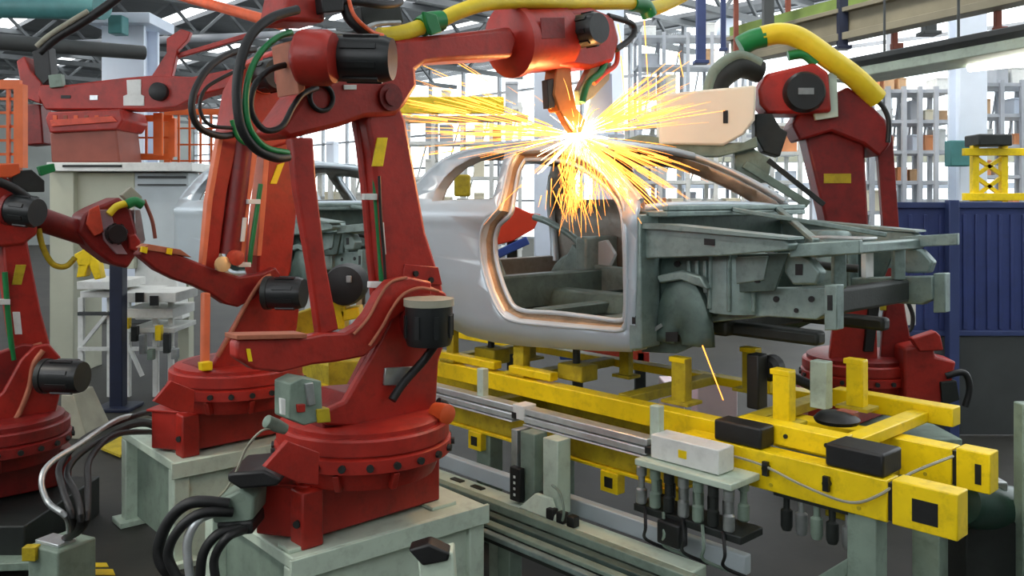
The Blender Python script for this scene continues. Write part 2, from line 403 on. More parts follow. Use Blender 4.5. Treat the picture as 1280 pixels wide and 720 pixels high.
        m = MB(); trace_prism(m, [(832, 415), (847, 415), (847, 427), (832, 427)], .125, .02, far); m.build('drain_hole', BLK, car)
        m = MB(); trace_prism(m, [(820, 345), (850, 338), (876, 346), (884, 362), (872, 358), (850, 350), (824, 354)], .12, .05, far); m.build('wheelhouse_rib', GALV, car, .01)
        m = MB(); trace_prism(m, [(814, 412), (826, 404), (828, 408), (816, 416)], .128, .01, far); m.build('painted_glint', STEEL, car)  # small bright sliver painting a light glint on the wheelhouse
        ss = .50; wt = .33 if not far else CW-.33
        m = MB(); m.lathe(C(ss, wt, 1.66), Z, [(.17, 0), (.165, .3), (.14, .42), (.12, .44), (.05, .44)], 20); t = m.build('strut_tower', GALV, car)
        for q in range(5):
            a = math.pi*(-.9+.25*q); m = MB(); m.bar(C(ss+math.cos(a)*.175, wt+sg*math.sin(a)*.175, 1.68), C(ss+math.cos(a)*.165, wt+sg*math.sin(a)*.165, 2.0), .03, .02); m.build('rib', GALV, t, .004)
        for x_ in (858, 868, 878, 888):
            m = MB(); trace_prism(m, [(x_, 326), (x_+4, 326), (x_+6, 366), (x_+1, 366)], .185, .02, far); m.build('pressed_rib', GALV, car, .004)
        for (x_, y_) in ((808, 336), (846, 330), (930, 330), (946, 350), (910, 352)):
            m = MB(); trace_prism(m, [(x_+4*math.cos(q), y_+4*math.sin(q)) for q in [math.pi*i/4 for i in range(8)]], .192, .01, far); m.build('pressed_hole', BLK, car)
        for (x_, y_) in ((791, 300), (792, 345), (792, 400)):
            m = MB(); trace_prism(m, [(x_-2, y_-5), (x_+2, y_-5), (x_+2, y_+5), (x_-2, y_+5)], -.004, .008, far); m.build('hinge_slot', BLK, car)
        m = MB(); trace_prism(m, [(905, 322), (960, 320), (955, 350), (915, 356)], .19, .02, far); m.build('fender_stiffener', GALV, car, .006)
        # chassis leg with end plate and holes
        m = MB(); trace_prism(m, [(885, 361), (1034, 359), (1034, 392), (1020, 400), (960, 396), (918, 400), (886, 404)], .28, .09, far); l = m.build('chassis_leg', GALV, car, .008)
        m = MB(); trace_prism(m, [(1030, 356), (1046, 356), (1046, 413), (1030, 413)], .26, .08, far); m.build('end_plate', GALV, l, .006)
        for (hx, hy, hr) in ((912, 384, 4), (970, 374, 4), (1014, 374, 4), (995, 388, 3)):
            m = MB(); trace_prism(m, [(hx+hr*math.cos(q), hy+hr*math.sin(q)) for q in [math.pi*i/5 for i in range(10)]], .275, .01, far); m.build('bolt_hole', BLK, l)
        m = MB(); trace_prism(m, [(1034, 369), (1040, 369), (1040, 388), (1034, 388)], .255, .01, far); m.build('plate_slot', BLK, l)
        m = MB(); trace_prism(m, [(982, 316), (1010, 322), (1025, 340), (1020, 356), (990, 356), (980, 340)], .24, .08, far); m.build('headlamp_bracket', GALV, car, .012)
        m = MB(); trace_prism(m, [(994, 330), (1003, 330), (1003, 344), (994, 344)], .236, .01, far); m.build('bracket_slot', BLK, car)
        m = MB(); m.prism([C(.95, .12 if not far else CW-.12, 2.0), C(1.28, .22 if not far else CW-.22, 2.03), C(1.28, .26 if not far else CW-.26, 2.03), C(.95, .30 if not far else CW-.30, 2.0)], Z*.07); m.build('fender_tip', GALV, car, .006)
    for k in range(4):
        w_ = .55+k*.2; m = MB(); m.box(C(.075, w_, 1.9+.08*(k % 2)), .03, .12, .16, U, W); m.build('bulkhead_cover', (GALV, DARK, GALV, STEEL)[k], car, .01)
    m = MB(); m.tube([C(.10, .45, 2.05), C(.4, .55, 2.0), C(.7, .8, 1.92), C(.95, .9, 1.9)], .025, 8); m.build('wiring_duct', DARK, car)
    m = MB(); m.cbox(1.0, 1.07, .22, CW-.22, 2.00, 2.06); m.build('radiator_support', GALV, car, .01)
    m = MB(); m.cbox(.98, 1.06, .40, CW-.40, 1.68, 1.82); m.build('front_crossmember', DARK, car, .02)
    m = MB(); m.cbox(.25, .42, .35, CW-.35, 1.50, 1.60); m.cbox(.25, .95, .42, .52, 1.50, 1.58); m.cbox(.25, .95, CW-.52, CW-.42, 1.50, 1.58); m.build('engine_subframe', DARK, car, .02)
    for w_ in (.5, CW-.5):
        m = MB(); m.bar(C(1.03, w_, 1.82), C(1.03, w_, 2.02), .05, .07); m.build('radiator_upright', GALV, car, .008)
    m = MB(); m.box(C(1.0, .62, 2.09), .30, .18, .015, U, W); m.build('latch_plate', STEEL, car, .004)
    for a, b in (((.2, .75, 2.24), (.98, 1.2, 2.09)), ((.2, 1.3, 2.24), (.9, .5, 2.07))):
        m = MB(); m.bar(C(*a), C(*b), .04, .03); m.build('brace_bar', GALV, car, .006)
    m = MB(); m.box(C(.98, .95, 1.95), .03, .10, .20, U, W); m.build('white_plate', WHT, car, .003)
    return car
car = make_car()
nxt = copy_tree(car); nxt.location = V(car.location)+U*-4.4
nxt['label'] = 'next bare car body shell behind the red robots, waiting further up the line'
for o in (car, nxt): o['group'] = 'car body shells on the line'

# ================================================================== ROBOTS
def ring_pts(c, r, n, z): return [V((c.x+math.cos(2*math.pi*i/n)*r, c.y+math.sin(2*math.pi*i/n)*r, z)) for i in range(n)]
def robot_base(root, c, zb, red, rot=0.0):
    """foot box with corner boss, gusset plates, bolted slewing ring"""
    cr, sr = math.cos(rot), math.sin(rot)
    def L(x, y, z): return V((c.x+x*cr-y*sr, c.y+x*sr+y*cr, zb+z))
    A, B, E, Fp, D = (-.213, -.31), (.368, .252), (.14, .55), (-.39, .35), (-.485, -.235)
    m = MB(); m.prism([L(*p, .02) for p in (A, B, E, Fp, D)], Z*.25); b = m.build('base_box', red, root, .012)
    m = MB(); m.prism([L(p[0]*1.02, p[1]*1.02, .262) for p in (A, B, E, Fp, (D[0]-.02, D[1]))], Z*.016); m.build('base_lid', RUST if red is RED2 else red, b, .004)
    m = MB(); m.box(L(A[0]-.005, A[1]-.005, .135), .115, .115, .27, (W*cr).normalized() if rot == 0 else L(1, 1, 0)-L(0, 0, 0), Z.cross(W) if rot == 0 else L(-1, 1, 0)-L(0, 0, 0)) if rot == 0 else m.cyl(L(A[0], A[1], 0), L(A[0], A[1], .27), .06)
    m.build('corner_boss', red, b, .01)
    m = MB(); m.cyl(L(A[0]-.04, A[1]-.075, .12), L(A[0]-.03, A[1]-.04, .12), .018, n=10); m.build('boss_screw', DARK, b)
    m = MB(); m.cyl(L(0, 0, .27), L(0, 0, .37), .36, .40, 32); m.build('barrel', red, root)
    for a in (190, 225, 262, 300):
        q = math.radians(a); d = V((math.cos(q+rot), math.sin(q+rot), 0)); t = Z.cross(d)*.015; cc = L(0, 0, .0)
        m = MB(); m.prism([cc+d*.30+Z*.275-t, cc+d*(.47 if a < 200 else .40)+Z*.275-t, cc+d*.44+Z*.36-t, cc+d*.30+Z*.36-t], t*2); m.build('gusset_plate', red, root, .004)
    m = MB(); m.lathe(L(0, 0, .36), Z, [(.40, 0), (.445, .01), (.445, .07), (.42, .08), (.42, .085), (.435, .09), (.435, .155), (.425, .165), (.3, .165)], 40); rg = m.build('slewing_ring', red, root)
    for i in range(22):
        q = 2*math.pi*(i+.3)/22; d = V((math.cos(q), math.sin(q), 0)); cc = L(0, 0, .40)
        m = MB(); m.cyl(cc+d*.44, cc+d*.462, .018, n=8); m.build('bolt', DARK, rg)
    return L
def pedestal(label, nc, e1, e2, l1, l2, zt, group):
    p = thing('robot_pedestal', label, 'pedestal', V((nc.x, nc.y, 0))+e1*l1/2+e2*l2/2, group)
    def Q(a, b, z): return V((nc.x, nc.y, 0))+e1*a+e2*b+Z*z
    m = MB(); m.prism([Q(0, 0, zt-.06), Q(l1, 0, zt-.06), Q(l1, l2, zt-.06), Q(0, l2, zt-.06)], Z*.06); m.build('top_plate', PALE, p, .008)
    for a, b in ((.05, .05), (l1-.05, .05), (.05, l2-.05), (l1-.05, l2-.05)):
        m = MB(); m.box(Q(a, b, (zt-.06)/2), .10, .10, zt-.06, e1, e2); m.build('leg', PALE, p, .008)
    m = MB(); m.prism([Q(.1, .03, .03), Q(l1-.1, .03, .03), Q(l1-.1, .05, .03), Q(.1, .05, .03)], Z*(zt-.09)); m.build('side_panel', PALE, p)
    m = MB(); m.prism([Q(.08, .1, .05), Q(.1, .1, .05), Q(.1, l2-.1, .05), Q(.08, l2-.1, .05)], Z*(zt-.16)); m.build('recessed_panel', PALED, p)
    m = MB(); m.prism([Q(-.02, -.02, zt-.1), Q(l1+.02, -.02, zt-.1), Q(l1+.02, 0, zt-.1), Q(-.02, 0, zt-.1)], Z*.1); m.build('edge_lip', PALE, p, .004)
    for a, b in ((.05, .05), (l1-.08, .05), (.05, l2-.05)):
        m = MB(); m.box(Q(a, b, .02), .2, .2, .04, e1, e2); m.build('floor_foot', PALE, p, .006)
    return p
def slab(root, name, px, c, n, d, th, material, bevel=.012):
    """pixel outline on the plane through c+n*d facing n, pushed back by th"""
    m = MB(); p0 = V(c)+n*d; m.prism([on(x, y, p0, n) for x, y in px], -n*th)
    return m.build(name, material, root, bevel)
def hose(root, name, px, c, n, d, r, material):
    m = MB(); dd = d if isinstance(d, (list, tuple)) else [d]*len(px)
    m.tube([on(x, y, V(c)+n*k, n) for (x, y), k in zip(px, dd)], r, 8); return m.build(name, material, root)
def motor(root, name, px, py, c, n, d0, d1, r, fl=STEEL, ax=None):
    """drum motor starting at the image position on plane d0, axis n unless ax is given"""
    a = on(px, py, V(c)+n*d0, n); ax = n if ax is None else V(ax).normalized(); m = MB()
    m.lathe(a, ax, [(r*.9, 0), (r, .01), (r, (d1-d0)*.85), (r*.9, d1-d0), (r*.5, d1-d0)], 28); o = m.build(name, MOT, root)
    m = MB(); m.lathe(a-ax*.02, ax, [(r*1.06, 0), (r*1.06, .035), (r*.8, .035)], 28); m.build('motor_flange', fl, o)
    e1_ = ax.orthogonal().normalized(); e2_ = ax.cross(e1_)
    for k in range(8):
        q = math.pi*(.125+.25*k); up = (e1_*math.cos(q)+e2_*math.sin(q))*r*.98
        m = MB(); m.bar(a+up+ax*.06, a+up+ax*(d1-d0)*.8, .025, .02, up); m.build('cooling_fin', MOT, o)
    return o

# ---------------- front robot
c1 = V((-.757, 4.50, 0))
r1 = thing('welding_robot', 'large red welding robot nearest the camera, its forearm reaching over the car roof', 'robot', V((c1.x, c1.y, .68)), 'red welding robots')
L1 = robot_base(r1, c1, .66, RED)
m = MB(); m.lathe(V((c1.x, c1.y, 1.185)), Z, [(.40, 0), (.40, .02), (.37, .03), (.2, .03)], 36); m.build('turntable', RED, r1)
slab(r1, 'shoulder_plate', [(408, 532), (410, 512), (432, 502), (468, 440), (484, 410), (497, 380), (512, 362), (535, 356), (558, 366), (566, 390), (560, 420), (549, 450), (546, 500), (548, 534)], c1, U, .17, .05, RED)
slab(r1, 'shoulder_plate', [(420, 520), (440, 480), (480, 400), (505, 365), (545, 365), (556, 400), (545, 450), (540, 520)], c1, U, -.12, .05, DRED)
slab(r1, 'turret_body', [(404, 552), (404, 516), (428, 508), (440, 494), (540, 486), (546, 500), (546, 548)], c1, U, .14, .30, DRED)
slab(r1, 'ear_plate', [(331, 584), (360, 551), (400, 566), (398, 606), (374, 604)], c1, U, .385, .03, RED, .004)
la = slab(r1, 'lower_arm', [(459, 152), (462, 138), (500, 132), (508, 150), (517, 200), (533, 290), (553, 353), (558, 385), (540, 410), (505, 405), (486, 380), (478, 330), (472, 250), (466, 190)], c1, U, .10, .16, RED, .02)
slab(la, 'arm_side_web', [(446, 150), (460, 150), (470, 200), (480, 330), (478, 372), (468, 372), (458, 250)], c1, U, .02, .05, RED)
slab(la, 'yellow_tag', [(472, 172), (485, 172), (479, 208), (465, 208)], c1, U, .108, .008, YEL, .002)
slab(la, 'arm_boss_plate', [(506, 330), (548, 334), (553, 356), (502, 356)], c1, U, .108, .01, RED, .003)
for x, y in ((519, 342), (538, 350)): m = MB(); a = on(x, y, c1+U*.108, U); m.cyl(a, a+U*.012, .016, n=8); m.build('bolt', DARK, la)
hose(r1, 'green_cable', [(468, 205), (470, 250), (474, 300), (477, 352)], c1, U, .075, .014, GRN)
hose(r1, 'black_cable', [(474, 220), (476, 270), (480, 320), (482, 358)], c1, U, .12, .008, BLK)
for x, y in ((464, 246), (471, 356)): slab(r1, 'cable_clip', [(x-8, y-4), (x+8, y-4), (x+8, y+4), (x-8, y+4)], c1, U, .115, .03, WHT, .003)
slab(r1, 'white_strip', [(476, 278), (480, 278), (483, 318), (479, 318)], c1, U, .112, .01, WHT, .002)
ck = slab(r1, 'rocker_arm', [(296, 430), (300, 423), (384, 421), (404, 417), (432, 416), (450, 406), (462, 392), (476, 366), (490, 351), (512, 346), (540, 352), (540, 380), (510, 386), (490, 402), (476, 428), (456, 446), (420, 453), (392, 456), (352, 466), (318, 462), (296, 448)], c1, U, .20, .08, RED, .012)
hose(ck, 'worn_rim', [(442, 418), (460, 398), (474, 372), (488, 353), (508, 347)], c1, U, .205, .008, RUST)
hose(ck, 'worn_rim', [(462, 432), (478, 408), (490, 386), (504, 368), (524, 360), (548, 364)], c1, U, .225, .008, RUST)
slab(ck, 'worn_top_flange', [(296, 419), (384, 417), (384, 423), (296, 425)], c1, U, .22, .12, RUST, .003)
slab(ck, 'yellow_mark', [(308, 436), (313, 436), (316, 452), (311, 452)], c1, U, .206, .006, YEL, .001)
slab(r1, 'parallel_link_rod', [(364, 172), (392, 172), (396, 230), (408, 330), (424, 412), (400, 420), (388, 330), (372, 240)], c1, U, .16, .06, RED, .01)
m = MB(); a = on(525, 398, c1+U*.17, U); m.lathe(a, U, [(.13, 0), (.13, .06), (.11, .10), (.06, .1)], 28); m.build('shoulder_gearbox', DRED, r1)
motor(r1, 'shoulder_motor', 536, 378, c1, U, .34, .55, .118, CONC, (0, 0, -1))
m = MB(); m.tube([on(548, 425, c1+U*.30, U), on(530, 450, c1+U*.24, U), on(505, 478, c1+U*.22, U), on(490, 500, c1+U*.22, U)], .022, 8); m.build('motor_cable', BLK, r1)
slab(r1, 'grey_cover_plate', [(482, 460), (520, 458), (510, 482), (480, 482)], c1, U, .185, .015, STEEL, .004)
el = slab(r1, 'elbow_casting', [(348, 163), (383, 113), (374, 95), (374, 55), (420, 46), (480, 50), (550, 43), (640, 33), (648, 52), (641, 72), (560, 76), (533, 79), (521, 88), (523, 108), (507, 133), (497, 144), (457, 147), (427, 158), (362, 174)], c1, U, .13, .26, RED, .025)
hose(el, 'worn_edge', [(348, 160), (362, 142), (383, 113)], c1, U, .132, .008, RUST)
m = MB(); a = on(485, 122, c1+U*.12, U); m.lathe(a, U, [(.07, 0), (.07, .03), (.045, .03), (.045, .045), (.02, .045)], 20); m.build('elbow_pivot', DRED, r1)
m = MB(); a = on(374, 72, c1+U*.30, U); m.lathe(a, V((1, -.1, -.03)), [(.06, -.03), (.115, 0), (.125, .02), (.125, .13), (.11, .16), (.09, .16)], 28); m.build('elbow_gearbox', RED, r1)
slab(r1, 'gearbox_edge_plate', [(366, 52), (374, 48), (382, 112), (374, 118)], c1, U, .30, .2, RUST, .006)
motor(r1, 'elbow_motor', 416, 73, c1, U, .30, .58, .105, DARK, (1, -.1, -.03))
slab(r1, 'top_housing', [(352, 26), (360, -14), (402, -20), (408, 28)], c1, U, .18, .24, RED, .02)
slab(r1, 'tag_plate', [(430, 106), (446, 106), (446, 112), (430, 112)], c1, U, .14, .01, WHT, .002)
m = MB(); a = on(402, 122, c1+U*.14, U); m.tube([a+Z.cross(U)*math.cos(q)*.062+Z*math.sin(q)*.062 for q in [2*math.pi*i/16 for i in range(17)]], .012, 8, 2); m.build('coiled_cable', BLK, r1)
# forearm tube and wrist
fa = on(636, 52, c1, U); fb = on(700, 47, c1, U); m = MB()
m.lathe(fa, (fb-fa), [(.17, -.05), (.215, .0), (.215, .12), (.20, .14), (.20, .95), (.17, 1.0)], 28, True); m.build('forearm_tube', RED, r1)
wr = slab(r1, 'wrist_fork', [(690, 12), (740, 8), (768, 20), (776, 50), (768, 78), (740, 86), (700, 82), (688, 60)], c1, U, .12, .22, RED, .03)
slab(wr, 'wrist_cover', [(676, 22), (706, 21), (707, 48), (677, 49)], c1, U, .2, .01, DRED, .004)
motor(r1, 'wrist_motor', 722, 40, c1, U, .12, .30, .10, RUST)
gun = slab(r1, 'gun_bracket', [(696, 82), (714, 82), (716, 110), (722, 138), (700, 140), (692, 118)], c1, U, .06, .10, BRONZ, .01)
slab(gun, 'gun_plate', [(738, 84), (765, 78), (762, 100), (742, 122), (726, 132), (724, 112)], c1, U, .04, .05, PALED, .008)
slab(r1, 'electrode_arm', [(700, 138), (722, 136), (732, 150), (727, 166), (716, 166), (708, 154)], c1, U, .06, .05, BRONZ, .006)
slab(r1, 'blue_gun_shield', [(750, 96), (765, 92), (766, 142), (738, 158), (728, 152)], c1, U, -.02, .012, mat('sky_blue_sheet', (120, 160, 216), .4, 0, .1, 4), .003)
hose(r1, 'green_gun_hose', [(760, 62), (752, 88), (735, 104), (728, 128)], c1, U, .09, .022, GRN)
hose(r1, 'red_gun_hose', [(772, 60), (770, 80), (755, 92), (742, 104)], c1, U, .06, .016, RED2)
hose(r1, 'black_gun_hose', [(760, 20), (790, 30), (790, 46), (770, 62)], c1, U, .10, .02, BLK)
slab(r1, 'gun_clamp', [(684, 100), (692, 98), (694, 134), (686, 136)], c1, U, .05, .05, DARK, .004)
# dress pack hoses
hose(r1, 'black_dress_hose', [(372, 12), (340, 22), (314, 44), (300, 80), (296, 120), (302, 160), (320, 186), (344, 197), (360, 196)], c1, U, [.25, .27, .3, .32, .32, .32, .3, .28, .25], .021, BLK)
hose(r1, 'green_dress_hose', [(364, 40), (345, 48), (324, 68), (311, 96), (307, 130), (313, 162), (332, 184), (360, 191)], c1, U, [.24, .27, .3, .32, .32, .32, .3, .26], .014, GRN)
hose(r1, 'black_cable_loop', [(362, 80), (336, 88), (318, 108), (314, 138), (330, 162), (352, 158), (366, 134), (378, 118), (396, 110)], c1, U, [.2, .24, .26, .26, .25, .24, .22, .2, .16], .014, BLK)
hose(r1, 'grey_cable', [(350, 44), (400, 40), (440, 42), (470, 30), (500, 28)], c1, U, .2, .012, STEEL)
hose(r1, 'black_top_hose', [(430, -8), (436, 20), (460, 42), (478, 50)], c1, U, [.15, .2, .22, .15], .03, BLK)
hose(r1, 'orange_top_hose', [(434, -10), (442, 18), (462, 38), (478, 44)], c1, U, [.2, .26, .28, .2], .01, ORS)
hose(r1, 'black_upper_hose', [(408, 10), (440, 2), (480, 6), (500, 2), (488, -10)], c1, U, [.15, .2, .2, .15, .1], .02, BLK)
slab(r1, 'connector_block', [(402, -4), (430, -4), (430, 14), (404, 16)], c1, U, .24, .12, BLK, .006)
slab(r1, 'valve_bank', [(450, 8), (500, 4), (505, 28), (455, 32)], c1, U, .05, .12, DARK, .006)
hose(r1, 'yellow_dress_hose', [(474, 45), (500, 42), (526, 34)], c1, U, .10, .042, HOSEY)
hose(r1, 'green_hose_coupling', [(526, 34), (536, 28), (552, 26)], c1, U, .10, .055, GRN)
slab(r1, 'coupling_flap', [(530, 14), (546, 18), (553, 40), (540, 44), (534, 30)], c1, U, .17, .03, GRN, .006)
hose(r1, 'yellow_forearm_hose', [(550, 26), (575, 14), (610, 4), (660, 2), (720, 4), (790, 4)], c1, U, [.10, .12, .12, .1, .08, .06], .042, HOSEY)
hose(r1, 'green_end_coupling', [(790, 4), (806, 8), (812, 20)], c1, U, .06, .055, GRN)
hose(r1, 'yellow_gun_hose', [(806, 12), (825, 8), (850, -4), (880, -20)], c1, U, .06, .05, HOSEY)
# service panel and small parts round the foot
vb = slab(r1, 'valve_block', [(362, 480), (378, 472), (402, 476), (404, 526), (380, 532), (362, 524)], c1, U, .33, .14, PALED, .006)
slab(vb, 'yellow_cap', [(396, 512), (412, 510), (414, 528), (398, 529)], c1, U, .34, .05, OLV, .004)
slab(vb, 'white_tag', [(351, 498), (357, 499), (357, 519), (352, 518)], c1, U, .34, .02, WHT, .002)
slab(vb, 'red_button', [(372, 506), (382, 505), (382, 515), (373, 516)], c1, U, .345, .02, RED, .003)
slab(vb, 'air_fitting', [(382, 480), (392, 478), (395, 506), (386, 508)], c1, U, .345, .02, STEEL, .004)
m = MB(); a = on(552, 516, c1+U*.30, U); m.lathe(a, U, [(.045, -.05), (.05, 0), (.05, .05), (.03, .06)], 16); m.build('orange_cable_gland', ORS, r1)
m = MB(); a = on(548, 514, c1+U*.25, U); m.tube([a+Z*.05, a+W*.05+Z*.02, a+W*.06-Z*.04], .02, 6); m.build('gland_cable', BLK, r1)
m = MB(); a = P(346, 532, 4.05); m.lathe(a, V((-.5, -.5, .4)), [(.025, -.05), (.03, 0), (.03, .06), (.015, .07)], 12); m.build('cable_plug', PALED, r1)
m = MB(); m.tube([P(340, 535, 4.02), P(325, 540, 3.98), P(308, 560, 3.98), P(295, 590, 4.0), P(280, 615, 4.05), P(262, 628, 4.1)], .006, 6); m.build('signal_cable', CONC, r1)
# pedestals
e1 = V((.76, .65, 0)).normalized(); e2 = V((-e1.y, e1.x, 0))
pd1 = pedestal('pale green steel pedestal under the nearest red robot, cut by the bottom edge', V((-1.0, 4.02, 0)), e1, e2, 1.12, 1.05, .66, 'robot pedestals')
for a, b in ((-.03, .02), (.80, .05)):
    m = MB(); q = V((-1.0, 4.02, 0))+e1*(a+.12)+e2*(b+.10); m.box(q+Z*.67, .16, .12, .02, e1, e2); m.build('levelling_pad', PALE, pd1, .004)

# ---------------- second robot
T2 = V((-1.11, 1.47, 0)); c2 = c1+T2
r2 = thing('welding_robot', 'red welding robot standing directly behind the nearest robot, with bright parallel link rods', 'robot', V((c2.x, c2.y, .68)), 'red welding robots')
robot_base(r2, c2, .66, RED)
m = MB(); m.lathe(V((c2.x, c2.y, 1.185)), Z, [(.40, 0), (.40, .02), (.37, .03), (.2, .03)], 36); m.build('turntable', RED, r2)
slab(r2, 'shoulder_plate', [(262, 470), (268, 452), (286, 420), (306, 384), (322, 356), (340, 344), (362, 348), (376, 372), (372, 410), (362, 440), (356, 472)], c2, U, .17, .05, RED)
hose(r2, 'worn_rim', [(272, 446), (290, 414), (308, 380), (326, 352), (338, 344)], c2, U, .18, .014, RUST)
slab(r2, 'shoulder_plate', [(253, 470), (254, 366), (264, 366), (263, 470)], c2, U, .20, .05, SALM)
slab(r2, 'turret_body', [(250, 482), (250, 460), (272, 452), (350, 446), (350, 482)], c2, U, .14, .30, DRED)
slab(r2, 'ear_plate', [(192, 502), (214, 476), (244, 488), (242, 516), (224, 515)], c2, U, .385, .03, RED, .004)
slab(r2, 'yellow_cap', [(252, 454), (266, 452), (266, 463), (253, 464)], c2, U, .26, .06, YEL, .004)
la = slab(r2, 'lower_arm', [(336, 180), (374, 172), (372, 260), (364, 340), (350, 368), (328, 362), (322, 338), (324, 300), (332, 230)], c2, U, .12, .20, RED, .015)
slab(la, 'painted_highlight_strip', [(330, 196), (337, 196), (333, 250), (327, 320), (321, 320), (325, 262)], c2, U, .13, .14, SALM, .004)  # strip in highlight colour, painted along the lit left edge
slab(la, 'yellow_tag', [(347, 206), (356, 203), (346, 230), (338, 230)], c2, U, .13, .01, YEL, .002)
ck = slab(r2, 'rocker_arm', [(172, 318), (184, 309), (214, 314), (238, 324), (268, 336), (300, 346), (326, 342), (345, 334), (352, 344), (334, 356), (318, 374), (298, 384), (282, 380), (262, 366), (240, 356), (220, 350), (196, 338)], c2, U, .18, .10, DRED, .012)
slab(ck, 'worn_top_flange', [(178, 310), (186, 305), (226, 312), (240, 322), (226, 319), (186, 313)], c2, U, .19, .12, RUST, .003)
for x, y in ((181, 312), (212, 314)): slab(ck, 'yellow_mark', [(x-3, y-4), (x+4, y-3), (x+3, y+5), (x-4, y+3)], c2, U, .196, .03, YEL, .001)
slab(r2, 'parallel_link_rod', [(276, 168), (300, 165), (284, 240), (272, 336), (254, 338), (262, 250)], c2, U, .15, .06, RED, .008)
slab(r2, 'rod_painted_highlight_edge', [(274, 170), (280, 168), (266, 250), (257, 338), (252, 338), (259, 252)], c2, U, .165, .06, SALM, .003)
m = MB(); m.cyl(on(287, 318, c2+U*.12, U), on(304, 176, c2+U*.12, U), .075, .07, 18); m.build('balance_cylinder', DRED, r2)
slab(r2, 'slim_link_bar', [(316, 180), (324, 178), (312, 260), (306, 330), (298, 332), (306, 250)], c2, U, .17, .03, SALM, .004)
hose(r2, 'green_cable', [(326, 230), (320, 270), (314, 310), (312, 330)], c2, U, .19, .016, GRN)
for x, y in ((318, 252), (306, 331)): slab(r2, 'cable_clip', [(x-8, y-3), (x+8, y-3), (x+8, y+3), (x-8, y+3)], c2, U, .21, .03, WHT, .003)
slab(r2, 'white_cable_guide', [(304, 272), (309, 272), (306, 302), (301, 302)], c2, U, .2, .02, WHT, .002)
m = MB(); a = on(277, 330, c2+U*.2, U); m.lathe(a, U, [(.05, 0), (.05, .03), (.02, .04)], 16); m.build('brass_pivot_cap', mat('pale_brass', (240, 206, 150), .4, .3, .1, 6), r2)
m = MB(); a = on(292, 322, c2+U*.2, U); m.lathe(a, U, [(.05, 0), (.05, .05), (.02, .06)], 16); m.build('red_pivot_cap', RED2, r2)
motor(r2, 'shoulder_motor', 336, 366, c2, U, .28, .52, .105, DARK, (1, -.12, 0))
slab(r2, 'elbow_casting', [(290, 165), (300, 110), (318, 76), (345, 62), (372, 66), (380, 110), (372, 176), (340, 186), (300, 182)], c2, U, .14, .28, RED, .02)
motor(r2, 'elbow_motor', 330, 96, c2, U, .16, .36, .11, RED2)
slab(r2, 'bright_gearbox_cover', [(298, 85), (316, 76), (312, 108), (300, 140), (294, 132)], c2, U, .18, .02, RED2, .006)
hose(r2, 'black_hose_loop', [(318, 62), (290, 66), (262, 84), (244, 112), (240, 138), (250, 160), (276, 170), (300, 166)], c2, U, [.2, .28, .33, .35, .35, .33, .28, .2], .022, BLK)
hose(r2, 'inner_hose_loop', [(306, 84), (280, 96), (256, 112), (250, 136), (262, 156), (290, 160)], c2, U, .26, .012, BLK)
hose(r2, 'green_cable_wrap', [(290, 150), (300, 175), (330, 186)], c2, U, .26, .016, GRN)
pd2 = pedestal('pale green steel pedestal under the second red robot, with an open left frame', V((-1.0, 4.02, 0))+T2, e1, e2, 1.12, 1.05, .66, 'robot pedestals')

# ---------------- robot at the left edge
c3 = V((-3.47, 5.95, 0))
r3 = thing('welding_robot', 'red welding robot cut off by the left edge, standing low with a forearm pointing right', 'robot', V((c3.x, c3.y, .28)), 'red welding robots')
robot_base(r3, c3, .28, DRED)
m = MB(); m.lathe(V((c3.x, c3.y, .805)), Z, [(.40, 0), (.40, .03), (.37, .05), (.33, .05), (.2, .05)], 36); m.build('turntable', DRED, r3)
slab(r3, 'shoulder_plate', [(-40, 556), (-30, 520), (4, 490), (26, 450), (44, 432), (62, 430), (76, 446), (80, 470), (74, 500), (66, 530), (62, 556)], c3, U, .17, .05, RED)
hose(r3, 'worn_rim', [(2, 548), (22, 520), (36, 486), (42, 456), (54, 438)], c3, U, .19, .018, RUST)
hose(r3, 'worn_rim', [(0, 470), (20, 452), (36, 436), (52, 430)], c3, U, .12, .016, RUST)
slab(r3, 'rocker_arm', [(-30, 470), (0, 440), (30, 430), (52, 432), (60, 446), (30, 460), (5, 490), (-30, 510)], c3, U, .14, .06, DRED)
la = slab(r3, 'lower_arm', [(2, 300), (34, 296), (40, 330), (52, 390), (63, 430), (58, 462), (28, 462), (16, 420), (8, 360)], c3, U, .10, .18, RED, .015)
slab(la, 'yellow_tag', [(20, 331), (33, 331), (27, 356), (15, 356)], c3, U, .11, .01, OLV, .002)
slab(la, 'white_label', [(16, 390), (25, 390), (28, 418), (19, 418)], c3, U, .11, .01, WHT, .002)
hose(r3, 'green_cable', [(6, 340), (9, 380), (13, 420), (17, 450)], c3, U, .13, .018, GRN)
slab(r3, 'cable_clip', [(-6, 374), (13, 374), (13, 381), (-6, 381)], c3, U, .15, .03, WHT, .003)
motor(r3, 'shoulder_motor', 58, 470, c3, U, .28, .54, .11, DARK, (1, -.12, 0))
slab(r3, 'elbow_casting', [(-60, 290), (-50, 225), (0, 215), (30, 238), (46, 262), (48, 292), (30, 306), (-30, 312)], c3, U, .13, .26, RED, .02)
motor(r3, 'elbow_motor', 14, 262, c3, U, .24, .44, .10, DRED, (1, -.2, -.1))
a = on(38, 270, c3, U); b = on(128, 300, c3, U); m = MB(); m.lathe(a, b-a, [(.10, 0), (.10, .06), (.085, .1), (.08, 1)], 20, True); m.build('forearm_tube', DRED, r3)
wr = slab(r3, 'wrist_block', [(98, 290), (104, 268), (118, 260), (150, 246), (164, 262), (172, 290), (170, 320), (160, 336), (140, 330), (116, 312)], c3, U, .13, .26, DRED, .02)
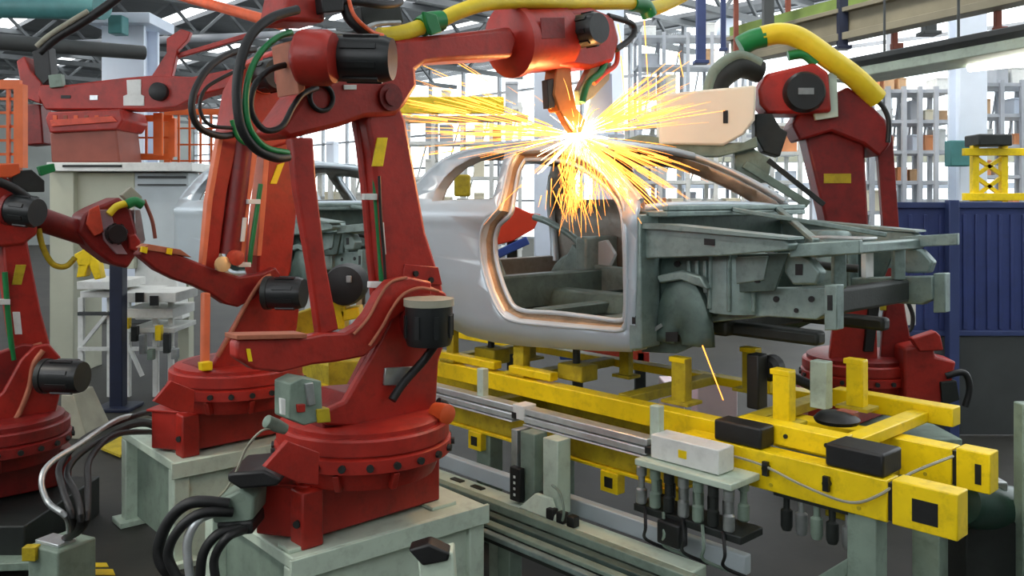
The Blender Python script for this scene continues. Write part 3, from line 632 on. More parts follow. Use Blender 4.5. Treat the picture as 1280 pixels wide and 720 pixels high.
slab(wr, 'wrist_yoke', [(124, 262), (138, 262), (148, 300), (160, 318), (146, 318), (130, 300)], c3, U, .15, .03, mat('grey_mauve_worn_paint', (150, 120, 124), .5, 0, .2, 6), .006)
slab(wr, 'red_wrist_cap', [(112, 262), (124, 256), (130, 290), (118, 296), (108, 280)], c3, U, .16, .02, RED2, .006)
motor(r3, 'wrist_motor', 142, 292, c3, U, .13, .22, .07, RED)
hose(r3, 'yellow_dress_hose', [(136, 268), (146, 258), (160, 254)], c3, U, .18, .026, HOSEY)
hose(r3, 'green_coupling', [(158, 256), (168, 252), (178, 256)], c3, U, .18, .036, GRN)
slab(r3, 'grey_gun_plate', [(152, 244), (164, 233), (178, 246), (176, 256), (160, 252)], c3, U, .10, .06, CONC, .006)
slab(r3, 'gun_frame', [(168, 262), (176, 262), (182, 300), (176, 310), (168, 300)], c3, U, .12, .10, STEEL, .006)
slab(r3, 'red_gun_tip', [(160, 294), (170, 292), (177, 302), (172, 314), (162, 312)], c3, U, .16, .08, RED, .012)
hose(r3, 'thin_hose', [(180, 250), (190, 275), (194, 298)], c3, U, .12, .014, BRN)
hose(r3, 'yellow_hanging_hose', [(48, 286), (54, 310), (66, 330), (82, 333), (94, 322)], c3, U, .06, .02, OLV)
hose(r3, 'black_dress_hose', [(-20, 222), (10, 232), (34, 248), (46, 268)], c3, U, .3, .03, BLK)
slab(r3, 'valve_bank', [(14, 214), (40, 212), (56, 226), (56, 240), (30, 240), (16, 230)], c3, U, .2, .1, DARK, .006)
slab(r3, 'green_terminal', [(48, 208), (68, 204), (70, 214), (52, 220)], c3, U, .2, .06, GRN, .006)
slab(r3, 'orange_cover', [(-5, 206), (24, 204), (26, 216), (14, 222), (-5, 222)], c3, U, .22, .06, ORS, .006)
m = MB(); m.prism([V((c3.x-.7, c3.y-.5, 0)), V((c3.x+.45, c3.y-.5, 0)), V((c3.x+.45, c3.y+.5, 0)), V((c3.x-.7, c3.y+.5, 0))], Z*.28); m.build('floor_plinth', DARK, r3, .01)

# ---------------- robot on the raised platform, back left
c4 = V((P(110, 0, 11.9).x, 11.9, 0)); nF = -Y
r4 = thing('welding_robot', 'distant red robot lying low on top of the beige platform, back left', 'robot', V((c4.x, c4.y, 2.80)), 'red welding robots')
b4 = slab(r4, 'base_block', [(62, 166), (145, 160), (150, 203), (64, 203)], c4, nF, .35, .7, mat('brown_red_paint', (140, 70, 54), .5, 0, .15, 4), .02)
slab(r4, 'slewing_ring', [(56, 148), (60, 140), (150, 136), (154, 150), (146, 162), (62, 166)], c4, nF, .40, .8, RED, .02)
for k in range(6): slab(r4, 'bolt', [(66+k*13, 144), (71+k*13, 144), (71+k*13, 150), (66+k*13, 150)], c4, nF, .41, .02, BRN if k % 2 else ORS, .003)
a4 = slab(r4, 'upper_arm', [(46, 118), (50, 106), (84, 106), (130, 100), (156, 97), (192, 94), (240, 96), (290, 86), (292, 108), (252, 118), (220, 134), (192, 137), (56, 137)], c4, nF, .2, .35, RED, .02)
slab(a4, 'white_plate', [(158, 100), (176, 99), (176, 118), (180, 120), (180, 132), (154, 132), (154, 120), (159, 118)], c4, nF, .215, .015, WHT, .003)
slab(a4, 'black_slot', [(76, 119), (88, 119), (88, 123), (76, 123)], c4, nF, .21, .02, BLK, .002)
slab(a4, 'grey_badge', [(112, 119), (122, 119), (122, 125), (112, 125)], c4, nF, .215, .015, ALU, .002)
m = MB(); a = on(200, 115, c4+nF*.2, nF); m.lathe(a, nF, [(.12, 0), (.12, .08), (.09, .1)], 24); m.build('pivot_cap', BLK, r4)
slab(r4, 'rocker_lever', [(188, 97), (208, 66), (208, 48), (226, 36), (238, 40), (234, 50), (222, 62), (214, 98)], c4, nF, .1, .1, RED, .01)
m = MB(); m.bar(on(222, 70, c4, nF), on(318, 42, c4, nF), .06, .06); m.build('link_rod', RED, r4, .006)
slab(r4, 'wrist_block', [(20, 76), (30, 70), (38, 88), (52, 104), (50, 130), (30, 122), (24, 96)], c4, nF, .15, .3, RED, .015)
slab(r4, 'black_wrist_tool', [(40, 64), (60, 58), (64, 96), (50, 110), (44, 96)], c4, nF, .12, .2, BLK, .01)
hose(r4, 'black_hose', [(50, 66), (70, 48), (100, 30), (130, 10), (150, -5)], c4, nF, .1, .06, BLK)
hose(r4, 'pale_hose', [(46, 58), (62, 44), (90, 26), (110, 14)], c4, nF, .15, .035, CONC)
slab(r4, 'grey_cover', [(60, 94), (76, 92), (78, 108), (62, 110)], c4, nF, .25, .1, PALED, .006)
slab(r4, 'lower_arm', [(20, 130), (50, 130), (54, 180), (30, 182)], c4, nF, -.05, .3, DRED, .02)
slab(r4, 'orange_clamp', [(62, 150), (140, 145), (146, 152), (64, 158)], c4, nF, .43, .03, RED2, .004)

# ---------------- robot on the far side of the car
c5 = V((2.83, 7.20, 0))
r5 = thing('welding_robot', 'red welding robot behind the car front, beside the blue partition', 'robot', V((c5.x, c5.y, .48)), 'red welding robots')
robot_base(r5, c5, .48, RED)
n5 = V((-.12, -1, 0)).normalized()
m = MB(); m.lathe(V((c5.x, c5.y, 1.005)), Z, [(.40, 0), (.40, .03), (.36, .05), (.2, .05)], 36); m.build('turntable', DRED, r5)
slab(r5, 'shoulder_plate', [(1034, 470), (1040, 420), (1046, 372), (1062, 352), (1090, 350), (1096, 400), (1098, 470)], c5, n5, .26, .06, RED, .012)
slab(r5, 'shoulder_plate', [(1100, 470), (1104, 400), (1112, 366), (1128, 360), (1134, 400), (1140, 430), (1160, 450), (1160, 480)], c5, n5, .2, .06, DRED, .012)
slab(r5, 'yellow_tag', [(1100, 374), (1108, 374), (1108, 388), (1100, 388)], c5, n5, .33, .01, OLV, .002)
slab(r5, 'black_cable_cover', [(1090, 350), (1104, 352), (1092, 440), (1080, 440)], c5, n5, .30, .05, BLK, .006)
la = slab(r5, 'lower_arm', [(1006, 168), (1080, 160), (1086, 280), (1096, 360), (1098, 400), (1052, 400), (1044, 340), (1030, 268)], c5, n5, .12, .30, DRED, .02)
slab(la, 'yellow_plate', [(1030, 217), (1064, 217), (1064, 229), (1030, 229)], c5, n5, .13, .01, OLV, .002)
slab(r5, 'parallel_link_rod', [(1096, 172), (1116, 168), (1124, 280), (1128, 400), (1108, 400), (1104, 280)], c5, n5, .0, .08, DRED, .008)
el = slab(r5, 'elbow_casting', [(990, 156), (1000, 140), (1060, 108), (1085, 126), (1108, 150), (1114, 180), (1100, 196), (1080, 180), (1040, 164), (1000, 176)], c5, n5, .22, .4, DRED, .02)
slab(r5, 'forearm_head', [(948, 112), (958, 92), (1018, 78), (1036, 90), (1040, 140), (1010, 142), (960, 142), (950, 130)], c5, n5, .36, .36, RED, .025)
slab(r5, 'worn_white_bracket', [(1036, 92), (1046, 90), (1048, 146), (1020, 150), (1018, 142), (1036, 140)], c5, n5, .30, .06, PALE, .004)
m = MB(); a = on(1004, 116, c5+n5*.36, n5); m.lathe(a, n5, [(.16, 0), (.16, .06), (.14, .10), (.08, .1)], 28); mo = m.build('forearm_motor', MOT, r5)
m = MB(); m.box(a+n5*.105, .12, .05, .01, X, Z, Y); m.build('motor_label', STEEL, mo)
hose(r5, 'yellow_dress_hose', [(952, 46), (975, 42), (1000, 48), (1035, 72), (1070, 98), (1096, 124)], c5, n5, [.3, .3, .3, .3, .26, .2], .085, HOSEY)
hose(r5, 'green_hose_coupling', [(925, 58), (940, 50), (956, 46)], c5, n5, .3, .085, GRN)
hose(r5, 'green_cable', [(985, 70), (1005, 68), (1020, 80)], c5, n5, .3, .04, GRN)
hose(r5, 'black_cable', [(1092, 122), (1104, 134), (1111, 152), (1110, 178)], c5, n5, .24, .02, BLK)
hose(r5, 'black_gun_hoses', [(950, 90), (925, 84), (900, 100), (890, 128)], c5, n5, [.3, .36, .4, .4], .09, DARK)
hose(r5, 'grey_gun_hose', [(950, 80), (922, 70), (894, 88), (884, 120)], c5, n5, [.36, .4, .45, .45], .045, PALED)
tb = slab(r5, 'gun_transformer', [(823, 118), (880, 112), (946, 106), (944, 150), (930, 168), (905, 182), (824, 180)], c5, n5, .55, .40, mat('cream_enamel', (244, 236, 214), .5, 0, .05, 3), .02)
slab(tb, 'black_slot', [(904, 138), (910, 138), (910, 154), (904, 154)], c5, n5, .56, .01, BLK, .001)
slab(r5, 'gun_arm', [(776, 176), (800, 168), (880, 180), (930, 178), (946, 170), (948, 184), (900, 196), (810, 196)], c5, n5, .5, .12, PALED, .01)
slab(r5, 'gun_tool_holder', [(944, 142), (965, 142), (976, 160), (985, 165), (975, 196), (955, 190), (944, 170)], c5, n5, .4, .2, DARK, .01)
slab(r5, 'lower_gun_body', [(918, 190), (940, 184), (965, 200), (960, 228), (930, 232), (920, 215)], c5, n5, .4, .12, PALED, .01)
m = MB(); m.bar(on(930, 205, c5+n5*.42, n5), on(1010, 256, c5+n5*.42, n5), .05, .06); m.build('lattice_arm', PALED, r5, .004)
m = MB(); m.bar(on(960, 200, c5+n5*.46, n5), on(1030, 256, c5+n5*.46, n5), .03, .04); m.build('lattice_arm', DARK, r5, .004)
slab(r5, 'foot_gearbox', [(1130, 436), (1166, 428), (1170, 446), (1196, 452), (1190, 480), (1180, 512), (1130, 512)], c5, n5, .45, .25, RED, .02)
slab(r5, 'connector_box', [(1176, 478), (1196, 476), (1200, 500), (1178, 508)], c5, n5, .48, .15, DARK, .006)
hose(r5, 'connector_cable', [(1182, 470), (1205, 466), (1212, 485), (1206, 508)], c5, n5, .45, .025, BLK)
slab(r5, 'red_handle', [(1140, 424), (1170, 414), (1176, 420), (1180, 438), (1150, 440)], c5, n5, .48, .1, RED, .01)
m = MB(); m.prism([V((c5.x-.5, c5.y-.5, 0)), V((c5.x+.6, c5.y-.5, 0)), V((c5.x+.6, c5.y+.5, 0)), V((c5.x-.5, c5.y+.5, 0))], Z*.48)
single('robot_pedestal', m, PALED, 'grey-green plinth under the robot behind the car front', 'pedestal', 'robot pedestals', .01)

# ================================================================== CONVEYOR
# lower yellow conveyor
lc = thing('yellow_conveyor', 'yellow steel conveyor frame with box beams running under the car skid', 'conveyor', C(0, .3, 0))
for w0, s1 in ((-.14, 1.88), (.60, 1.76)):
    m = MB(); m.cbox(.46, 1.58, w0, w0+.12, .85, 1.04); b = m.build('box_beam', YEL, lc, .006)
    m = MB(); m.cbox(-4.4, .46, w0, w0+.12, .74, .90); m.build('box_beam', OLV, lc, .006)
    m = MB(); m.cbox(-4.4, .46, w0-.02, w0+.13, .72, .738); m.build('beam_flange', YEL, lc, .003)
    m = MB(); m.cbox(1.60, s1, w0, w0+.12, .85, 1.05); e = m.build('end_block', YEL, lc, .006)
    m = MB(); m.cbox(1.69, 1.80 if w0 < 0 else 1.72, w0-.003, w0+.01, .89, .99); m.build('square_opening', BLK, e)
    m = MB(); m.cbox(1.58, 1.60, w0+.01, w0+.11, .86, 1.03); m.build('joint_gap', BLK, lc)
    for s_ in (.98, 1.30):
        m = MB(); m.cyl(C(s_, w0-.03, .965), C(s_, w0, .965), .018, n=10); m.box(C(s_, w0-.02, .965), .03, .02, .07, U, W); m.build('latch_bolt', BLK, b)
    for s_ in (.6, 1.0, 1.45):
        m = MB(); m.cyl(C(s_, w0-.006, .885), C(s_, w0, .885), .01, n=8); m.build('screw', OLV, b)
m = MB(); m.tube([C(.70, -.15, .985), C(.95, -.16, .98), C(1.2, -.17, .93), C(1.42, -.17, .91), C(1.56, -.16, .98), C(1.62, -.0, 1.05), C(1.66, .4, 1.06)], .007, 6); m.build('air_line', CONC, lc)
for s_ in (1.22, .1, -1.4, -2.8):
    m = MB(); m.cbox(s_, s_+.1, -.02, .60, .76, .88); m.build('cross_beam', OLV, lc, .006)
for s_ in (1.45, -1.2, -3.3):
    for w_ in (-.06, .66):
        m = MB(); zt_ = .85 if s_ > .46 else .72; m.box(C(s_, w_, zt_/2), .14, .12, zt_, U, W); m.build('leg', PALED, lc, .008)
        m = MB(); m.box(C(s_, w_, .015), .26, .22, .03, U, W); m.build('foot_plate', PALED, lc, .004)
m = MB(); m.bar(C(.85, -.06, .12), C(1.42, -.06, .62), .06, .06); m.build('diagonal_brace', PALED, lc, .006)
for s_ in (-1.3, -.1, .3):
    m = MB(); m.cbox(s_, s_+.13, -.17, -.10, .60, .72); b = m.build('hanger_bracket', YEL, lc, .004)
    m = MB(); m.cbox(s_+.035, s_+.095, -.175, -.16, .63, .69); m.build('bracket_opening', BLK, b)
# skid that carries the car
sk = thing('car_skid', 'yellow skid with upright posts carrying the silver car body', 'skid', C(0, .5, 1.05))
for w0, s1 in ((.0, 1.30), (1.02, 1.43)):
    m = MB(); m.cbox(-3.2, .70, w0, w0+.11, .985 if w0 < .5 else 1.045, 1.10); m.build('skid_runner', YEL, sk, .006)
    m = MB(); m.cbox(.72, s1, w0, w0+.11, 1.045, 1.15); m.build('skid_runner', YEL, sk, .006)
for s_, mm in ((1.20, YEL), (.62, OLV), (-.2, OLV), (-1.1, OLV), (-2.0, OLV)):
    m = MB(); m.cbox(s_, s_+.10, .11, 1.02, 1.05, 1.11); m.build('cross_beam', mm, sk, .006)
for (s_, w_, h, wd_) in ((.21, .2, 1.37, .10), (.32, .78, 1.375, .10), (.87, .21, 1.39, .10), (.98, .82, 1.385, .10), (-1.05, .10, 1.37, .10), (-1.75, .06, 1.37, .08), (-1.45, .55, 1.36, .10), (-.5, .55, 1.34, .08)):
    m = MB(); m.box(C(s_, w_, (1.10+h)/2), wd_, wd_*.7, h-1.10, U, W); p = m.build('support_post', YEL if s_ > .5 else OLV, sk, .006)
    m = MB(); m.box(C(s_-.01, w_, h-.01), wd_*1.12, wd_*.75, .03, U, W); m.build('post_cap', YEL, p, .004)
    m = MB(); m.box(C(s_, w_, 1.115), wd_*1.9, wd_*1.5, .02, U, W); m.build('post_foot', OLV, p, .003)
for (s0, s1) in ((-1.95, -1.25), (-1.1, -.7)):
    m = MB(); m.cbox(s0, s1, .02, .10, 1.115, 1.17); m.build('stop_block', YEL, sk, .008)
m = MB(); m.cbox(.55, .63, .35, .45, 1.11, 1.42); m.build('damper_strut', BLK, sk, .01)
m = MB(); m.lathe(C(1.06, .42, 1.11), Z, [(.11, 0), (.12, .02), (.09, .05), (.04, .06)], 18); m.build('rubber_buffer', BLK, sk)
m = MB(); m.box(C(1.10, .46, 1.15), .1, .06, .05, U, W); m.build('brown_cap', BRN, sk, .006)
m = MB(); m.box(C(.84, .67, 1.245), .10, .08, .27, U, W); m.build('pale_post', PALE, sk, .006)
for s_ in (.80, 1.42):
    m = MB(); m.prism([C(s_-.14, -.135, 1.042), C(s_+.14, -.135, 1.042), C(s_+.14, -.135, 1.15), C(s_-.14, -.135, 1.15)], W*(.13 if s_ < 1 else .2))
    tag(m.build('rubber_block', BLK, None, .012, org=C(s_, .03, 1.045)), 'black rubber block on the yellow beam nearest the silver rail end' if s_ < 1 else 'black rubber block on the yellow beam nearest the square-holed end', 'block', 'black rubber blocks')
m = MB(); m.box(C(.42, .80, 1.19), .06, .06, .16, U, W); m.build('short_post', YEL, sk, .005)
m = MB(); m.lathe(C(.62, .50, 1.33), W, [(.05, -.05), (.075, -.03), (.075, .03), (.05, .05)], 18); m.build('rubber_roller', BLK, sk)
m = MB(); m.tube([C(.60, .46, 1.34), C(.72, .62, 1.26), C(.86, .74, 1.18)], .03, 8); m.build('black_link', BLK, sk)
for s_ in (1.0, 1.22):
    m = MB(); m.cyl(C(s_, -.008, 1.10), C(s_, .0, 1.10), .012, n=8); m.build('screw', DARK, sk)
for s_ in (-1.6, -.75):
    m = MB(); m.cbox(s_, s_+.22, .14, .30, 1.115, 1.22); m.build('locator_block', OLV, sk, .01)
    m = MB(); m.cyl(C(s_+.1, .22, 1.22), C(s_+.1, .22, 1.36), .025, n=12); m.build('locator_pin', DARK, sk)
# aluminium rail on the pale green frame
al = thing('aluminium_guide_rail', 'silver aluminium guide rail in front of the yellow skid', 'rail', C(-.4, -.3, .92))
for (s0, s1, dz) in ((-2.2, -.66, 0), (-.56, .38, 0)):
    for k, (z0, z1, w0) in enumerate(((.985, 1.025, -.34), (.94, .978, -.35), (.925, .935, -.36))):
        m = MB(); m.cbox(s0, s1, w0, -.25, z0+dz, z1+dz); m.build('rail_profile', ALU, al, .006)
    m = MB(); m.cbox(s1-.005, s1+.035, -.355, -.30, .95, .99); m.build('end_stop', BLK, al, .004)
for s_ in (-1.02, .40):
    m = MB(); m.box(C(s_, -.28, 1.10), .06, .05, .20, U, W); m.build('guide_pin_plate', PALE, al, .005)
m = MB(); m.cbox(.42, .84, -.36, -.22, .94, 1.065); b = m.build('end_housing', WHT, al, .006)
m = MB(); m.cbox(.60, .65, -.364, -.36, .98, 1.02); m.build('yellow_label', YEL, b)
m = MB(); m.cbox(.36, .95, -.42, -.16, .90, .935); m.build('mounting_plate', PALE, al, .006)
m = MB(); m.cbox(-.66, -.56, -.35, -.24, .95, 1.04); m.build('rail_joint', WHT, al, .006)
# pale frame below
pf = thing('pale_green_machine_frame', 'pale green welded floor frame with two short posts under the guide rail', 'frame', C(-.4, -.4, 0))
m = MB(); m.cbox(-1.7, .80, -.53, -.40, .42, .50); m.build('floor_beam', PALE, pf, .008)
m = MB(); m.cbox(-1.7, .80, -.50, -.43, .30, .42); m.build('beam_web', PALED, pf)
m = MB(); m.cbox(-2.4, .9, -.22, -.16, .42, .52); m.build('floor_beam', CABB, pf, .008)
for s_, th in ((-.42, PALED), (-.23, PALE)):
    m = MB(); m.box(C(s_, -.40, .71), .12, .11, .43, U, W); m.build('post', th, pf, .006)
m = MB(); m.box(C(-.53, -.40, .71), .05, .12, .43, U, W); m.build('post_flange', STEEL, pf, .006)
m = MB(); m.box(C(-.47, -.49, .62), .09, .04, .20, U, W); b = m.build('black_switch_box', BLK, pf, .006)
for k in range(4): m = MB(); m.box(C(-.47, -.512, .56+k*.035), .014, .006, .014, U, W); m.build('indicator', WHT, b)
m = MB(); m.box(C(-.32, -.44, .56), .06, .08, .06, U, W); m.build('clamp_block', DARK, pf, .006)
m = MB(); m.prism([C(-.42, -.53, .50), C(-.10, -.53, .50), C(-.20, -.49, .60), C(-.32, -.49, .60)], W*.03); m.build('gusset', PALE, pf, .006)
for s_ in (.72, -.62, -1.6):
    m = MB(); m.box(C(s_, -.46, .15), .13, .13, .30, U, W); m.build('leg', PALE, pf, .008)
for s_ in (-1.05, -.85): m = MB(); m.box(C(s_, -.47, .502), .10, .04, .012, U, W); m.build('slot', BLK, pf)
m = MB(); m.tube([C(-.18, -.49, .68), C(-.10, -.51, .66), C(-.05, -.53, .58), C(-.06, -.53, .52)], .008, 6); m.build('sensor_cable', PALED, pf)
for k in range(3): m = MB(); m.box(C(-.16+k*.08, -.51, .53), .055, .05, .06, U, W); m.build('sensor_plug', BLK, pf, .006)
# dark guide channel in front
gc = thing('steel_guide_channel', 'dark grey-green double guide channel crossing the bottom of the scene', 'rail', C(0, -.62, 0))
for (w0, z0, z1, mm) in ((-.60, .46, .51, PALED), (-.68, .44, .47, GALVD), (-.75, .43, .455, PALED), (-.80, .40, .43, GALV)):
    m = MB(); m.cbox(-1.4, 1.9, w0, w0+.055, z0, z1); m.build('channel_strip', mm, gc, .005)
m = MB(); m.cbox(-1.4, 1.9, -.76, -.56, .36, .43); m.build('channel_base', DARK, gc)
for s_ in (-1.2, -.35, .8):
    m = MB(); m.box(C(s_, -.66, .18), .10, .10, .36, U, W); m.build('leg', PALED, gc, .006)
m = MB(); m.box(C(-1.28, -.60, .44), .10, .10, .10, U, W); m.build('end_bracket', WHT, gc, .01)
# pneumatic valve cluster at the rail end
vc = thing('pneumatic_valve_cluster', 'cluster of small chrome and dark pneumatic cylinders below the rail end', 'valves', C(.65, -.25, .65))
for k in range(7):
    for j in range(2):
        s_ = .36+k*.09; w_ = -.36+j*.13; zt = .895
        m = MB(); m.lathe(C(s_, w_, .68+.02*((k*3+j) % 3)), Z, [(.020, 0), (.03, .01), (.03, .08), (.018, .09), (.018, .15), (.028, .155), (.028, .20), (.012, .215)], 12); m.build('cylinder', (STEEL, PALED, DARK)[(k+j) % 3], vc)
m = MB(); m.cbox(.32, .98, -.38, -.18, .64, .68); m.build('manifold', DARK, vc, .006)
m = MB(); m.cbox(.52, .66, -.44, -.36, .54, .66); m.build('black_solenoid', BLK, vc, .01)
for k in range(5):
    m = MB(); s_ = .40+k*.12; m.tube([C(s_, -.38, .68), C(s_+.05, -.44, .60), C(s_+.02, -.40, .52), C(s_+.1, -.3, .46)], .009, 6); m.build('air_hose', (BLK, PALED)[k % 2], vc)
vc2 = thing('pneumatic_valve_cluster', 'small dark valve cluster hanging under the yellow beam near its end', 'valves', C(1.2, -.1, .65))
for k in range(5):
    m = MB(); m.lathe(C(1.05+k*.08, -.08, .66), Z, [(.022, 0), (.03, .02), (.03, .10), (.016, .11), (.016, .17)], 12); m.build('cylinder', (DARK, STEEL, PALED)[k % 3], vc2)
m = MB(); m.cbox(1.0, 1.42, -.12, -.02, .83, .85); m.build('mounting_plate', DARK, vc2)
# dark green gear motor at the right
gm = thing('gear_motor', 'dark green gear motor behind the square-holed end of the yellow beam', 'motor', P(1240, 640, 4.75))
DG = mat('dark_green_paint', (34, 62, 52), .4, 0, .25, 8, .06)
a = P(1205, 628, 4.6); b = P(1285, 640, 4.9); m = MB(); m.lathe(a, b-a, [(.05, -.08), (.11, -.05), (.125, 0), (.125, .7), (.10, .75), (.10, 1.0)], 24, True); mb = m.build('motor_body', DG, gm)
m = MB(); m.box(P(1240, 605, 4.72), .12, .10, .05); m.build('terminal_box', STEEL, mb, .01)
m = MB(); m.box(P(1230, 668, 4.72)+Z*-.15, .3, .2, .5); m.build('motor_stand', DARK, gm, .01)
m = MB(); m.box(V((P(1276, 0, 4.6).x+.03, 4.6, .62)), .09, .09, 1.24); single('steel_post', m, PALED, 'grey-green steel post at the right edge beside the gear motor', 'post', None, .008)

# ================================================================== RIGHT: PARTITION AND STRUCTURES
def part_x(px, d): return (px-640)/F*d
d0 = 8.6
for k, (x0, x1, lab) in enumerate(((1108, 1184, 'narrow blue sheet partition panel behind the car front rail'), (1197, 1330, 'wide blue sheet partition panel at the right edge'))):
    t = thing('partition_panel', lab, 'partition', V((part_x((x0+x1)/2, d0), d0, 0)), 'blue partition panels')
    xa, xb = part_x(x0, d0), part_x(x1, d0)
    m = MB(); m.box(V(((xa+xb)/2, d0, 1.62)), xb-xa, .03, 1.20); m.build('blue_sheet', BLUE, t, .004)
    n = 9 if k else 4
    for i in range(n):
        xx = xa+(xb-xa)*(i+.5)/n; m = MB(); m.box(V((xx, d0-.02, 1.60)), .035, .02, 1.12); m.build('pressed_rib', BLUE, t, .006)
    m = MB(); m.box(V(((xa+xb)/2, d0, 2.25)), xb-xa+.1, .08, .06); m.build('top_rail', BLUE2, t, .006)
    m = MB(); m.box(V(((xa+xb)/2, d0, 1.0)), xb-xa+.1, .06, .05); m.build('bottom_rail', BLUE2, t, .006)
    m = MB(); m.box(V(((xa+xb)/2, d0, .49)), xb-xa, .03, .96); m.build('grey_sheet', GRYP, t, .004)
m = MB(); m.box(V((part_x(1190, d0-.06), d0-.06, 1.15)), .10, .10, 2.30); single('partition_post', m, BLUE2, 'blue square post between the two blue partition panels', 'post', None, .008)
m = MB(); m.box(V((part_x(1133, d0-.12), d0-.12, H-(390-HY)/F*d0)), .17, .02, .22); t = tag(m.build('notice_sheet', WHT, None, 0, org=V((part_x(1133, d0-.12), d0-.12, H-(405-HY)/F*d0))), 'blank white notice sheet on the narrow blue partition panel', 'sign')
m = MB(); m.tube([P(1135, 378, 8.3), P(1141, 395, 8.3), P(1138, 412, 8.3), P(1122, 418, 8.3)], .02, 6); single('hanging_cable', m, BLK, 'short black cable hanging in front of the white notice sheet', 'cable')
fx = thing('red_floor_fixture', 'low red floor fixture seen under the car sill', 'fixture', V((part_x(752, 8.4), 8.4, 0)))
for x0, x1, y0, y1, mm in ((718, 806, 432, 452, RED2), (700, 720, 430, 450, BLB), (796, 812, 440, 462, RED)):
    m = MB(); a = P(x0, y1, 8.4); b = P(x1, y0, 8.4); m.prism([V((a.x, 8.4, a.z)), V((b.x, 8.4, a.z)), V((b.x, 8.7, a.z)), V((a.x, 8.7, a.z))], Z*(b.z-a.z)); m.build('fixture_bar', mm, fx, .01)
for x0 in (722, 800): m = MB(); m.bar(V((part_x(x0, 8.5), 8.5, 0)), P(x0, 446, 8.5), .1, .1); m.build('leg', DARK, fx, .006)
for k, (x0, x1) in enumerate(((830, 856), (872, 922))):
    m = MB(); a = P(x0, 492, 8.2); b = P(x1, 478, 8.2); m.prism([V((a.x, 8.2, 0)), V((b.x, 8.2, 0)), V((b.x, 8.5, 0)), V((a.x, 8.5, 0))], Z*b.z)
    single('floor_box', m, mat('pale_pink_paint', (226, 204, 206), .5, 0, .08, 4), ('narrow pale pink floor box seen between the yellow skid posts', 'wide pale pink floor box seen between the yellow skid posts')[k], 'box', 'pale pink floor boxes', .01)
# yellow lattice stand
ys = thing('yellow_lattice_tower', 'yellow cross-braced steel tower beyond the blue partition', 'tower', V((part_x(1234, 12), 12, 0)))
for x0 in (1218, 1254):
    m = MB(); m.bar(V((part_x(x0, 12), 12, 0)), P(x0, 182, 12), .09, .09); m.build('upright', YEL, ys, .006)
for y0, y1 in ((196, 220), (220, 246), (246, 264)):
    for a, b in ((1218, 1254), (1254, 1218)): m = MB(); m.bar(P(a, y0, 12), P(b, y1, 12), .05, .05); m.build('cross_brace', YEL, ys)
for y0 in (190, 246, 262): m = MB(); m.bar(P(1204, y0, 11.95), P(1300, y0, 11.95), .08, .1); m.build('crossbar', YEL, ys, .006)
m = MB(); m.box(P(1235, 176, 12), .45, .4, .16); m.build('top_drive', DARK, ys, .02)
m = MB(); m.box(P(1225, 256, 11.8), .5, .2, .1); m.build('dark_tray', GRYP, ys, .01)
# pale columns
for k, (x0, x1, d, zt, lab) in enumerate(((1192, 1226, 14.0, 6.6, 'pale blue roof column behind the yellow lattice tower'), (668, 708, 15.0, 5.6, 'pale blue roof column directly behind the weld sparks'), (742, 778, 19.0, 7.3, 'pale blue roof column just right of the robot wrist'), (138, 190, 17.0, 5.6, 'pale grey roof column above the robot on the platform'), (470, 488, 24.0, 7.3, 'slim pale column behind the nearest robot arm'))):
    c = thing('roof_column', lab, 'column', V((part_x((x0+x1)/2, d), d, 0)), 'roof columns'); w_ = (x1-x0)/F*d
    m = MB(); b = V((part_x((x0+x1)/2, d), d, 0))
    for sy in (-1, 1): m.box(b+Y*sy*w_*.4+Z*zt/2, w_, w_*.12, zt)
    m.box(b+Z*zt/2, w_*.5, w_*.75, zt); m.build('shaft', PBLU, c, .01)
    m = MB(); m.box(b+Z*.06, w_*1.6, w_*1.6, .12); m.build('foot_plate', GRYP, c, .01)
    m = MB(); m.box(b+Z*(zt+.1), w_*1.5, w_*1.5, .2); m.build('head_plate', PBLU, c, .01)
m = MB(); m.box(P(148, 32, 16.2), .26, .3, .34); single('teal_control_box', m, TEAL, 'small teal box fixed near the head of the pale grey column', 'box', None, .02)
m = MB(); m.box(P(1197, 192, 13.6), .32, .2, .40); t = single('wall_cabinet', m, TEAL, 'small teal cabinet on the column behind the yellow lattice tower', 'cabinet', None, .02)
m = MB(); m.cyl(P(-60, 6, 15.5), P(128, 8, 14.5), .22, n=20); single('air_duct', m, TEAL, 'round teal air duct at the top left corner', 'duct')
for k, (a_, b_, r_, mm, lab) in enumerate((((-60, 62, 18), (420, 40, 20), .08, MUL, 'thin pale pipe under the roof above the platform robot'), ((-60, 48, 13), (180, 66, 15), .12, GRYP, 'thick grey pipe under the roof at the top left'), ((215, -8, 13), (350, 30, 10.5), .07, ORS, 'orange pipe slanting under the roof left of the black hose'))):
    m = MB(); m.cyl(P(*a_), P(*b_), r_, n=14); single('roof_pipe', m, mm, lab, 'pipe', 'roof pipes')
